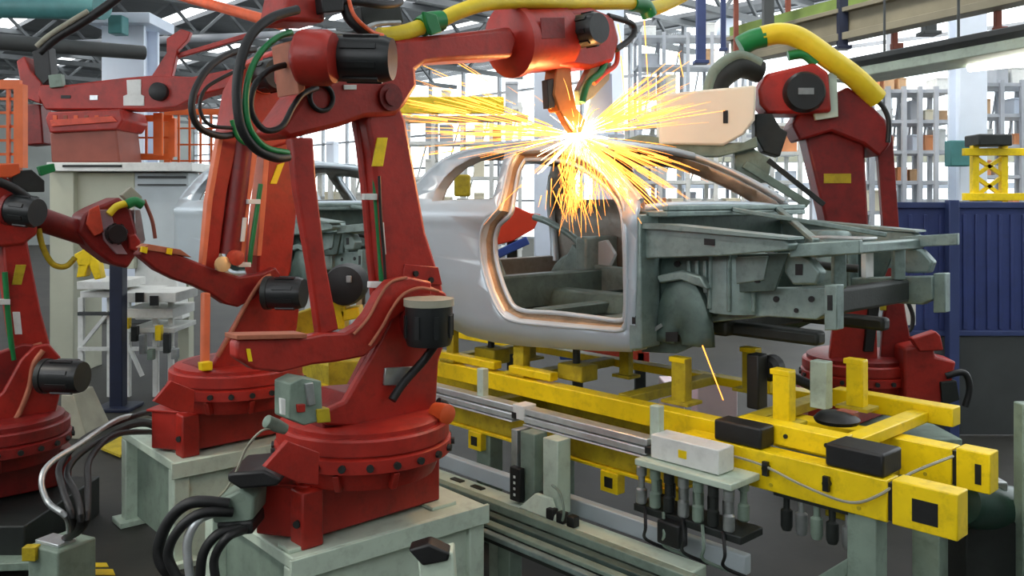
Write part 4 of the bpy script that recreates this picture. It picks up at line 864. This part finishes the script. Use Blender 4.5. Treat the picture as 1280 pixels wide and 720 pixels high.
# suspended light rail with fluorescent tube
a = P(1070, 106, 9.6); b = P(1360, 58, 7.6)
lf = thing('light_fixture', 'long pale green suspended lighting trough with a glowing fluorescent tube', 'light', (a+b)/2)
dv = (b-a).normalized(); sv = dv.cross(Z).normalized()
m = MB(); m.prism([a-sv*.05, a+sv*.45, a+sv*.45+Z*.10, a-sv*.05+Z*.05], b-a); m.build('trough', PALE, lf, .01)
m = MB(); m.prism([a-sv*.10+Z*.14, a+sv*.5+Z*.14, a+sv*.5+Z*.20, a-sv*.10+Z*.20], b-a); m.build('cable_tray', GRYP, lf, .01)
t0 = P(1212, 84, 8.5); t1 = P(1345, 70, 7.6); m = MB(); m.cyl(t0, t1, .045, n=12); m.build('fluorescent_tube', TUBE, lf)
for k in (.15, .5, .85): m = MB(); q = a.lerp(b, k); m.bar(q+Z*.2, V((q.x, q.y, ZR)), .02, .02); m.build('hanger_rod', GRYP, lf)
# crane runway
a = P(915, 78, 14.0); b = P(1400, -28, 9.0)
cr = thing('crane_runway_beam', 'olive and brown steel crane runway beam crossing above the right robot', 'beam', (a+b)/2)
m = MB(); m.bar(a, b, .25, .10); m.bar(a+Z*.36, b+Z*.36, .25, .06); m.bar(a+Z*.18, b+Z*.18, .05, .34); m.build('i_beam', mat('olive_brown_beam', (130, 124, 104), .6, 0, .2, 2), cr, .006)
m = MB(); m.bar(a+Z*.48, b+Z*.48, .10, .14); m.build('conductor_rail', mat('moss_green_paint', (120, 144, 70), .6, 0, .2, 3), cr)
for px in (920, 985, 1118, 1247):
    m = MB(); d = 14-5*(px-915)/485; m.bar(P(px, {920: 76, 985: 58, 1118: 60, 1247: 40}[px], d-.3), V((part_x(px, d-.3), d-.3, ZR)), .07, .07); m.box(P(px+3, {920: 74, 985: 56, 1118: 58, 1247: 38}[px], d-.3), .14, .1, .08); m.build('hanger_bracket', BRN, cr, .006)
for px, d, y1, mm, lab in ((876, 13.0, 78, BLUE2, 'blue hanging steel post left of the right robot hose'), (1053, 12.0, 60, NAVY, 'dark navy hanging post above the right robot'), (1161, 12.5, 42, GRYP, 'grey double hanging post above the blue partition'), (960, 12.5, 38, GRYP, 'slim grey hanging post above the yellow hose of the right robot'), (904, 15, 62, BLUE2, 'slim blue hanging post beside the wider blue hanging post')):
    m = MB(); wd_ = {876: .13, 1053: .12, 1161: .16, 960: .14, 904: .08}[px]; m.bar(P(px, y1, d), V((part_x(px, d), d, ZR)), wd_, wd_); m.box(P(px, y1, d), wd_*1.6, wd_*1.6, .05)
    single('hanging_post', m, mm, lab, 'post', 'hanging posts', .006)

# ================================================================== BACKGROUND RACKS AND MACHINES
PORG = mat('pale_orange_plastic', (236, 160, 110), .5, 0, .1, 5); CREAM = mat('cream_paint', (240, 232, 206), .5, 0, .08, 4)
def rack(label, short, x0, x1, y0, d, shelves, mm, boxes, bays=3, deep=.8):
    xa, xb = part_x(x0, d), part_x(x1, d); zt = H-(y0-HY)/F*d
    t = thing('storage_rack', label, 'rack', V(((xa+xb)/2, d, 0)), 'background racks')
    for i in range(bays+1):
        for dy in (0, deep):
            m = MB(); m.box(V((xa+(xb-xa)*i/bays, d+dy, zt/2)), .07, .07, zt); m.build('upright', mm, t)
    for j in range(shelves):
        z_ = zt*(j+1)/(shelves+.15); m = MB(); m.box(V(((xa+xb)/2, d+deep/2, z_)), xb-xa+.1, deep, .06); m.build('shelf', mm, t)
    for i in range(bays): m = MB(); m.bar(V((xa+(xb-xa)*i/bays, d+deep, zt*.5)), V((xa+(xb-xa)*(i+1)/bays, d+deep, zt)), .03, .03); m.build('cross_brace', mm, t)
    for j in range(shelves):
        z_ = zt*(j+1)/(shelves+.15)+.03
        for i in range(boxes):
            if random.random() < .5: continue
            w_ = (xb-xa)/boxes*random.uniform(.5, .9); h = random.uniform(.2, .5)*min(1, zt/shelves/.7)
            cn, cm = random.choice((('tan', TAN), ('white', WHT), ('orange', PORG), ('pale blue', PBLU), ('cream', CREAM), ('grey', MUL), ('white', WHT)))
            m = MB(); m.box(V((xa+(xb-xa)*(i+.5)/boxes, d+.3, z_+h/2)), w_, .4, h); m.box(V((xa+(xb-xa)*(i+.5)/boxes, d+.3, z_+h*.92)), w_*1.04, .42, h*.1)
            ordn = ('first', 'second', 'third', 'fourth', 'fifth', 'sixth', 'seventh', 'eighth', 'ninth', 'tenth')
            tag(m.build('parts_crate', cm, None, .01, org=V((xa+(xb-xa)*(i+.5)/boxes, d+.3, z_))), '%s crate in %s slot from left, %s shelf up, %s' % (cn, ordn[i], ordn[j], short), 'crate', 'crates on the '+short)
    return t
rack('white rack seen through the gap under the nearest robot forearm', 'rack under the forearm', 505, 650, 128, 17.0, 6, WHT, 7, 4)
rack('white rack behind the welding gun of the right robot', 'rack behind the gun', 790, 1000, 150, 16.0, 7, WHT, 9, 6)
rack('grey rack behind the right robot column', 'rack behind the robot column', 1090, 1190, 108, 15.0, 8, MUL, 6, 5)
rack('pale rack at the right edge behind the yellow tower', 'rack at the right edge', 1226, 1330, 100, 15.5, 8, MUL, 5, 4)
rack('low rack visible between link rod and arm of the nearest robot', 'low rack', 385, 470, 205, 13.0, 4, WHT, 5, 3)
rack('tall open rack above the welding gun of the right robot', 'tall open rack', 800, 950, 40, 20.0, 9, MUL, 6, 5)
# overhead steel platform across the far bay
gl = thing('steel_gallery', 'pale steel gallery with railings running behind the right robot', 'gallery', P(1000, 200, 18.5))
for y_, h_, mm in ((196, .22, CAB), (170, .06, MUL), (146, .06, MUL), (232, .12, PBLU)):
    m = MB(); m.bar(P(760, y_, 18.5), P(1320, y_, 18.5), .5 if h_ > .2 else .06, h_); m.build('gallery_beam', mm, gl)
for x_ in range(770, 1320, 26): m = MB(); m.bar(P(x_, 196, 18.4), P(x_, 146, 18.4), .05, .05); m.build('railing_post', MUL, gl)
for x_ in (765, 850, 935, 1020, 1105, 1190, 1275): m = MB(); m.bar(V((part_x(x_, 18.6), 18.6, 0)), P(x_, 196, 18.6), .12, .12); m.build('support_leg', PBLU, gl)
# yellow gantry bar seen through the forearm gap
g = thing('yellow_gantry', 'yellow overhead gantry bar behind the sparks, under the nearest robot forearm', 'gantry', V((part_x(575, 14), 14, 0)))
m = MB(); m.bar(P(500, 132, 14), P(630, 132, 14), .2, .26); m.build('gantry_bar', YEL, g, .01)
m = MB(); m.bar(P(500, 150, 14), P(660, 148, 14), .2, .10); m.build('lower_bar', TAN, g, .01)
for px in (505, 636): m = MB(); m.bar(V((part_x(px, 14), 14, 0)), P(px, 128, 14), .12, .12); m.build('leg', PBLU, g, .006)
# orange guard fence
def fence(label, x0, x1, y0, y1, d, n, rows, mm, solid=False):
    xa, xb = part_x(x0, d), part_x(x1, d); za, zb = H-(y1-HY)/F*d, H-(y0-HY)/F*d
    t = thing('guard_fence', label, 'fence', V(((xa+xb)/2, d, min(za, 0) if za < .3 else za)), 'orange guard fences')
    for xx in (xa, xb): m = MB(); m.box(V((xx, d, (za+zb)/2)), .09, .09, zb-za); m.build('fence_post', mm, t)
    for zz in (za, zb): m = MB(); m.box(V(((xa+xb)/2, d, zz)), xb-xa, .06, .09); m.build('fence_rail', mm, t)
    for i in range(1, n): m = MB(); m.box(V((xa+(xb-xa)*i/n, d, (za+zb)/2)), .03, .03, zb-za); m.build('fence_bar', mm, t)
    for j in range(1, rows): m = MB(); m.box(V(((xa+xb)/2, d+.02, za+(zb-za)*j/rows)), xb-xa, .02, .025); m.build('fence_wire', mm, t)
    return t
fence('orange guard fence with open bars right of the platform robot', 150, 216, 148, 196, 12.5, 2, 2, ORG)
fence('orange wire guard fence behind the second robot', 210, 305, 140, 262, 13.5, 7, 6, ORG)
fence('thin orange wire fence at the left edge behind the left robot', -20, 26, 106, 210, 8.6, 3, 6, ORG)
m = MB(); m.box(P(198, 168, 12.3), .13, .06, .6); single('orange_sign_board', m, ORG, 'solid orange upright board on the fence right of the platform robot', 'board', None, .01)

# beige platform carrying the far robot
pt = thing('robot_platform', 'tall beige sheet-metal platform carrying the distant robot', 'platform', V((part_x(150, 11.8), 11.8, 0)))
def fb(x0, x1, y0, y1, d, deep, z=None):
    m = MB(); a = P(x0, y1, d); b = P(x1, y0, d); lo = a.z if z is None else z
    m.prism([V((a.x, d, lo)), V((b.x, d, lo)), V((b.x, d+deep, lo)), V((a.x, d+deep, lo))], Z*(b.z-lo)); return m
fb(62, 92, 214, 0, 11.5, .8, 0).build('support_column', CAB, pt, .01)
fb(92, 168, 216, 336, 11.6, .6).build('beige_panel', CAB, pt, .01)
fb(168, 236, 216, 312, 11.6, .6).build('blue_grey_panel', CABB, pt, .01)
fb(58, 240, 203, 214, 11.4, 1.0).build('platform_deck', WHT, pt, .008)
fb(78, 152, 206, 209, 11.39, .02).build('dark_rail_slot', DARK, pt)
fb(172, 232, 220, 223, 11.58, .03).build('panel_seam', GRYP, pt)
fb(172, 232, 230, 232, 11.58, .03).build('panel_seam', GRYP, pt)
m = MB(); m.prism([P(x, y, 11.7) for x, y in [(168, 312), (200, 330), (222, 352), (228, 400), (168, 400)]], Y*.3); m.build('white_cover', WHT, pt, .02)
fb(222, 236, 312, 0, 12.3, .2, 0).build('support_column', CAB, pt, .01)
# navy post, white work table, yellow claw
m = MB(); b = V((part_x(148, 9.7), 9.7, 0)); m.box(b+Z*.95, .14, .14, 1.9); m.box(b+Z*.02, .4, .4, .04); single('fence_post', m, NAVY, 'dark navy square post standing in front of the white work frame', 'post', None, .008)
wt = thing('white_work_frame', 'white steel work frame with table tops in the left background', 'table', V((part_x(160, 10.2), 10.2, 0)))
for (x0, x1, y0, y1, d) in ((96, 150, 352, 362, 9.95), (100, 180, 364, 372, 10.1), (150, 220, 366, 378, 9.95), (152, 216, 386, 398, 10.1), (160, 218, 410, 416, 10.1)): fb(x0, x1, y0, y1, d, .7).build('table_top', WHT, wt, .006)
for x in (102, 138, 160, 195, 214): m = MB(); m.box(V((part_x(x, 10.3), 10.3, .58)), .06, .06, 1.16); m.build('leg', WHT, wt, .004)
for a, b in (((104, 430), (136, 390)), ((160, 430), (178, 470))): m = MB(); m.bar(P(*a, 10.25), P(*b, 10.25), .04, .04); m.build('diagonal_brace', WHT, wt)
for y in (392, 436): m = MB(); m.bar(P(98, y, 10.25), P(218, y, 10.25), .05, .04); m.build('crossbar', GRYP if y == 392 else WHT, wt)
for k in range(7):
    m = MB(); x = 165+k*10; m.box(P(x-6, 404+(k*13) % 40, 10.0), .07, .08, .12+.05*(k % 3)); m.build('clamp_fixture', (YEL, DARK, STEEL, PALED)[k % 4], wt, .006)
for x, y in ((174, 372), (192, 376)): fb(x-5, x+5, y-6, y+6, 9.9, .03).build('dark_opening', BLK, wt)
yc = thing('yellow_gripper', 'yellow claw-shaped gripper hanging right of the left robot column', 'gripper', P(108, 345, 8.8))
for px in ([(92, 318), (104, 312), (116, 316), (112, 332), (98, 334)], [(112, 318), (122, 326), (126, 348), (118, 350), (112, 334)], [(98, 330), (110, 330), (106, 346), (95, 347)]):
    m = MB(); m.prism([P(x, y, 8.8) for x, y in px], Y*.12); m.build('claw_plate', YEL, yc, .01)
m = MB(); m.tube([P(104, 316, 8.85), P(108, 306, 9.0), P(112, 300, 9.3)], .02, 6); m.build('mount_bar', OLV, yc)
# black drum motor on yellow stand between the robots
dm = thing('drum_motor', 'black drum motor on a yellow stand seen between the two front robots', 'motor', V((part_x(432, 6.55), 6.55, 0)))
m = MB(); a = P(432, 356, 6.45); m.lathe(a, -Y, [(.10, -.2), (.15, -.15), (.155, 0), (.14, .08), (.06, .1)], 26); m.build('drum', BLK, dm)
m = MB(); m.box(P(436, 349, 6.33), .04, .02, .05); m.build('chrome_valve', STEEL, dm, .006)
for px, mm in (([(414, 376), (432, 376), (430, 412), (416, 412)], YEL), ([(424, 388), (448, 384), (450, 398), (428, 402)], YEL), ([(358, 396), (394, 384), (396, 420), (356, 420)], OLV)):
    m = MB(); m.prism([P(x, y, 6.45) for x, y in px], Y*.2); m.build('yellow_bracket', mm, dm, .01)
m = MB(); m.prism([V((part_x(410, 6.55), 6.55, 0)), V((part_x(450, 6.55), 6.55, 0)), V((part_x(450, 6.55), 6.7, 0)), V((part_x(410, 6.55), 6.7, 0))], Z*1.1); m.build('stand', OLV, dm, .01)
# red and blue panel seen through the open car tail
rp = thing('red_fixture_panel', 'bright red panel with a blue foot seen through the car door opening', 'fixture', P(655, 320, 8.6))
m = MB(); m.prism([P(x, y, 8.6) for x, y in [(622, 262), (640, 256), (662, 266), (676, 268), (668, 286), (640, 302), (622, 306)]], Y*.06); m.build('red_sheet', mat('bright_red_plastic', (230, 66, 34), .45, 0, .1, 4), rp, .01)
m = MB(); m.bar(P(622, 318, 8.55), P(660, 300, 8.55), .08, .08); m.build('blue_foot', BLB, rp, .01)
m = MB(); m.bar(P(640, 300, 8.7), V((P(640, 0, 8.7).x, 8.7, 0)), .1, .1); m.build('support', DARK, rp)
m = MB(); m.box(P(578, 232, 8.8), .16, .12, .22); single('yellow_clamp_head', m, OLV, 'dull yellow clamp head seen through the rear quarter window', 'clamp', None, .02)

# ================================================================== FOREGROUND LEFT
m = MB(); b = G(104, 545, 0); m.prism([G(76, 548, 0), G(112, 552, 0), G(132, 540, 0), G(96, 535, 0)], Z*.02)
ax = G(76, 548, 0); bx = G(110, 550, 0); 
m = MB(); q = V((0, .5, 0)); m.prism([ax, bx, bx+Z*.18+V((-.02, .1, 0)), ax+Z*.42, ax+Z*.42], q) if False else m.add([ax, bx, bx+q, ax+q, ax+Z*.42, ax+V((.12, 0, .42)), ax+V((.12, .4, .42)), ax+V((0, .4, .42))], [(0, 1, 2, 3), (4, 5, 6, 7), (0, 1, 5, 4), (1, 2, 6, 5), (2, 3, 7, 6), (3, 0, 4, 7)])
single('concrete_block', m, CONC, 'pale wedge-shaped concrete block beside the left robot foot', 'block', None, .01)
jb = thing('junction_box', 'grey-green floor junction box at the bottom left, fed by cables', 'box', G(85, 730, 0))
a = G(78, 735, 0); m = MB(); m.box(V((a.x, a.y, .14)), .26, .26, .28, V((.9, -.43, 0)), V((.43, .9, 0))); m.build('box_body', PALED, jb, .012)
m = MB(); m.box(V((a.x-.03, a.y-.02, .29)), .20, .12, .02, V((.9, -.43, 0)), V((.43, .9, 0))); m.build('pale_lid', ALU, jb, .004)
m = MB(); m.box(V((a.x-.13, a.y-.1, .25)), .08, .06, .08); m.build('yellow_label', OLV, jb, .004)
cj = V((a.x, a.y, .28))
m = MB(); m.tube([cj+V((.03, .02, 0)), P(84, 648, 4.6), P(60, 628, 4.65), P(52, 600, 4.7), P(64, 578, 4.8), P(100, 555, 5.0), P(140, 528, 5.3), P(165, 520, 5.7), P(195, 525, 6.1), P(215, 560, 6.4)], .016, 8); single('flexible_conduit', m, STEEL, 'silver flexible conduit curving from the floor junction box', 'conduit')
for k, pts in enumerate(([(100, 655, 4.6), (96, 620, 4.7), (84, 590, 4.9), (110, 560, 5.1), (165, 532, 5.7), (196, 536, 6.1), (220, 570, 6.4)], [(106, 655, 4.62), (110, 610, 4.8), (112, 575, 5.0), (140, 545, 5.3), (178, 540, 5.8), (204, 545, 6.2), (226, 575, 6.45)], [(92, 652, 4.6), (78, 610, 4.7), (76, 580, 4.9), (110, 545, 5.2), (168, 520, 5.7), (194, 520, 6.05), (212, 560, 6.35)])):
    m = MB(); m.tube([cj+V((.02*k-.02, .05, -.01))]+[P(*p) for p in pts], .018, 8); single('black_cable', m, BLK, ('black cable looping from the junction box, middle of the three', 'black cable rising almost straight from the junction box', 'black cable bowing left of the other two beside the conduit')[k], 'cable', 'black cables at the junction box')
m = MB(); m.prism([G(126, 562, .02), G(168, 538, .02), G(190, 545, .02), G(150, 572, .02)], Z*.02); single('floor_plate', m, OLV, 'dull yellow floor plate under the black cables', 'plate')
for k, (x0, x1, y0, y1) in enumerate(((100, 136, 704, 709), (106, 144, 712, 719))):
    m = MB(); m.prism([G(x0, y1, 0), G(x1, y1, 0), G(x1-3, y0, 0), G(x0-3, y0, 0)], Z*.004); single('floor_marking', m, YEL, ('upper yellow floor stripe beside the junction box', 'lower yellow floor stripe beside the junction box')[k], 'floor marking', 'yellow floor stripes')
for k, (z0, x1, y0, dy, mm) in enumerate(((.0, 60, 652, 8, PALED), (.0, 44, 672, 10, DARK), (.0, 50, 705, 12, PALED))):
    m = MB(); m.prism([G(-60, y0+dy, .05), G(x1, y0-4+dy, .05), G(x1, y0-4, .05), G(-60, y0, .05)], Z*.05); single('floor_rail', m, mm, ('grey-green floor rail just below the left robot plinth', 'dark floor rail between two lighter ones, bottom left', 'lowest grey-green floor rail in the bottom left corner')[k], 'rail', 'floor rails bottom left', .006)
# cables and connector at the foot of the nearest robot
cb = thing('connector_box', 'grey connector box with black lid left of the nearest robot foot', 'box', P(290, 660, 4.1))
m = MB(); m.prism([P(x, y, 4.02) for x, y in [(262, 632), (300, 612), (318, 622), (316, 650), (296, 660), (266, 654)]], Y*.22); m.build('box_body', PALED, cb, .012)
m = MB(); m.prism([P(x, y, 3.98) for x, y in [(284, 592), (330, 588), (352, 600), (346, 608), (300, 612), (284, 602)]], Y*.3); m.build('black_lid', BLK, cb, .012)
m = MB(); m.prism([P(x, y, 4.0) for x, y in [(270, 655), (315, 652), (316, 668), (274, 672)]], Y*.2); m.build('cable_entry', BLK, cb, .01)
for k, (pts, mm, r, lab) in enumerate((([(286, 630, 4.0), (240, 628, 3.95), (212, 650, 3.95), (198, 685, 3.95), (206, 712, 3.95), (230, 726, 4.0)], BLK, .026, 'outermost black cable loop in front of the second pedestal'),
        ([(290, 640, 4.0), (250, 642, 3.92), (222, 664, 3.9), (210, 694, 3.9), (222, 722, 3.9)], BLK, .022, 'second black cable loop in front of the second pedestal'),
        ([(266, 642, 4.0), (246, 652, 3.92), (234, 680, 3.9), (238, 725, 3.9)], ALU, .02, 'silver braided cable hanging from the connector box'),
        ([(300, 660, 4.0), (272, 668, 3.92), (254, 692, 3.9), (250, 726, 3.9)], BLK, .022, 'black cable dropping just right of the silver braided cable'),
        ([(306, 662, 4.0), (284, 672, 3.9), (268, 698, 3.9), (270, 726, 3.9)], BLK, .02, 'innermost black cable beside the near pedestal'))):
    m = MB(); m.tube([P(*p) for p in pts], r, 8); single('drop_cable', m, mm, lab, 'cable', 'drop cables at the near robot foot')
# clamp on the pedestal edge
cl = thing('edge_clamp', 'small white clamp with a black mouth on the near pedestal front', 'clamp', P(540, 735, 3.62))
m = MB(); m.prism([P(x, y, 3.85) for x, y in [(522, 700), (566, 690), (570, 740), (526, 740)]], Y*.12); m.build('clamp_body', PALE, cl, .01)
m = MB(); m.prism([P(x, y, 3.83) for x, y in [(510, 688), (536, 680), (562, 692), (560, 702), (528, 708)]], Y*.10); m.build('clamp_mouth', BLK, cl, .01)

# ================================================================== WELD SPARKS
sp = on(722, 170, c1+U*.0, U)
m = MB(); rnd = random.Random(3)
def spark(m, p, d, L, r, g=.25, n=5):
    d = d.normalized(); pts = [p+d*L*t-Z*g*(L*t)**2 for t in [i/n for i in range(n+1)]]
    m.tube(pts, r, 4, 1, r*.25)
mw = MB()
for k in range(90):
    q = rnd.uniform(0, 2*math.pi); e = rnd.gauss(.05, .45)
    d = V((math.cos(q), math.sin(q)*.8, e)); L = abs(rnd.gauss(.16, .1))+.04
    spark(mw, sp+d.normalized()*rnd.uniform(0, .03), d, L, rnd.uniform(.002, .004), .2)
for k in range(70):       # thin all-round spatter
    q = rnd.uniform(0, 2*math.pi); d = V((math.cos(q), math.sin(q)*.8, rnd.gauss(0, .4)))
    spark(m, sp+d.normalized()*rnd.uniform(.05, .5), d, rnd.uniform(.1, .35), rnd.uniform(.0015, .003), rnd.uniform(.1, .5))
for k in range(110):      # fan up and right
    q = rnd.uniform(.12, .75); d = V((math.cos(q), rnd.uniform(-.4, .3), math.sin(q))); spark(m, sp+d.normalized()*rnd.uniform(.03, .45), d, rnd.uniform(.15, .5), rnd.uniform(.002, .005), .05)
for k in range(120):      # flat fan to the left, behind the robot arm
    d = V((-1, rnd.uniform(-.5, .6), rnd.gauss(.14, .16))); spark(m, sp+d.normalized()*rnd.uniform(.03, .9), d, rnd.uniform(.15, .6), rnd.uniform(.002, .005), .04)
for k in range(150):      # shower falling through the roof opening
    p = sp+V((rnd.gauss(.0, .08), rnd.gauss(0, .14), -rnd.uniform(.03, .40))); spark(m, p, V((rnd.gauss(0, .25), rnd.gauss(0, .25), -1)), rnd.uniform(.06, .3), rnd.uniform(.002, .004), 0, 3)
for k in range(130):      # along the front pillar
    d = U*rnd.uniform(.5, 1)+W*rnd.uniform(-.1, .5)-Z*rnd.uniform(.15, .75); spark(m, sp+d.normalized()*rnd.uniform(0, .55), d, rnd.uniform(.1, .4), rnd.uniform(.002, .005), .2)
for (x, y0, y1) in ((735, 18, 68), (772, 30, 60), (776, 70, 130), (805, 20, 120), (848, 66, 96), (878, 432, 500)):
    a = on(x, y0, c1-U*.05, U) if y0 < 400 else P(x, y0, 4.9); b = on(x+6, y1, c1-U*.05, U) if y0 < 400 else P(x+26, y1, 4.9); m.tube([a, b], .0045, 4, 1, .003)
o = m.build('spark_shower', SPK, None, org=sp); tag(o, 'shower of glowing orange weld sparks above the car roof', 'sparks'); o['kind'] = 'stuff'
mw.lathe(sp, Z, [(.002, -.02), (.018, -.012), (.024, 0), (.018, .012), (.002, .02)], 10)
o = mw.build('weld_arc', SPKW, None, org=sp); tag(o, 'white-hot weld spot with short sparks on the car roof rail', 'weld arc'); o['kind'] = 'stuff'
ld = bpy.data.lights.new('weld_glow', 'POINT'); ld.energy = 85; ld.color = (1.0, .55, .18); ld.shadow_soft_size = .06
lo = bpy.data.objects.new('weld_glow', ld); col.objects.link(lo); lo.location = sp+V((-.02, -.06, .05))
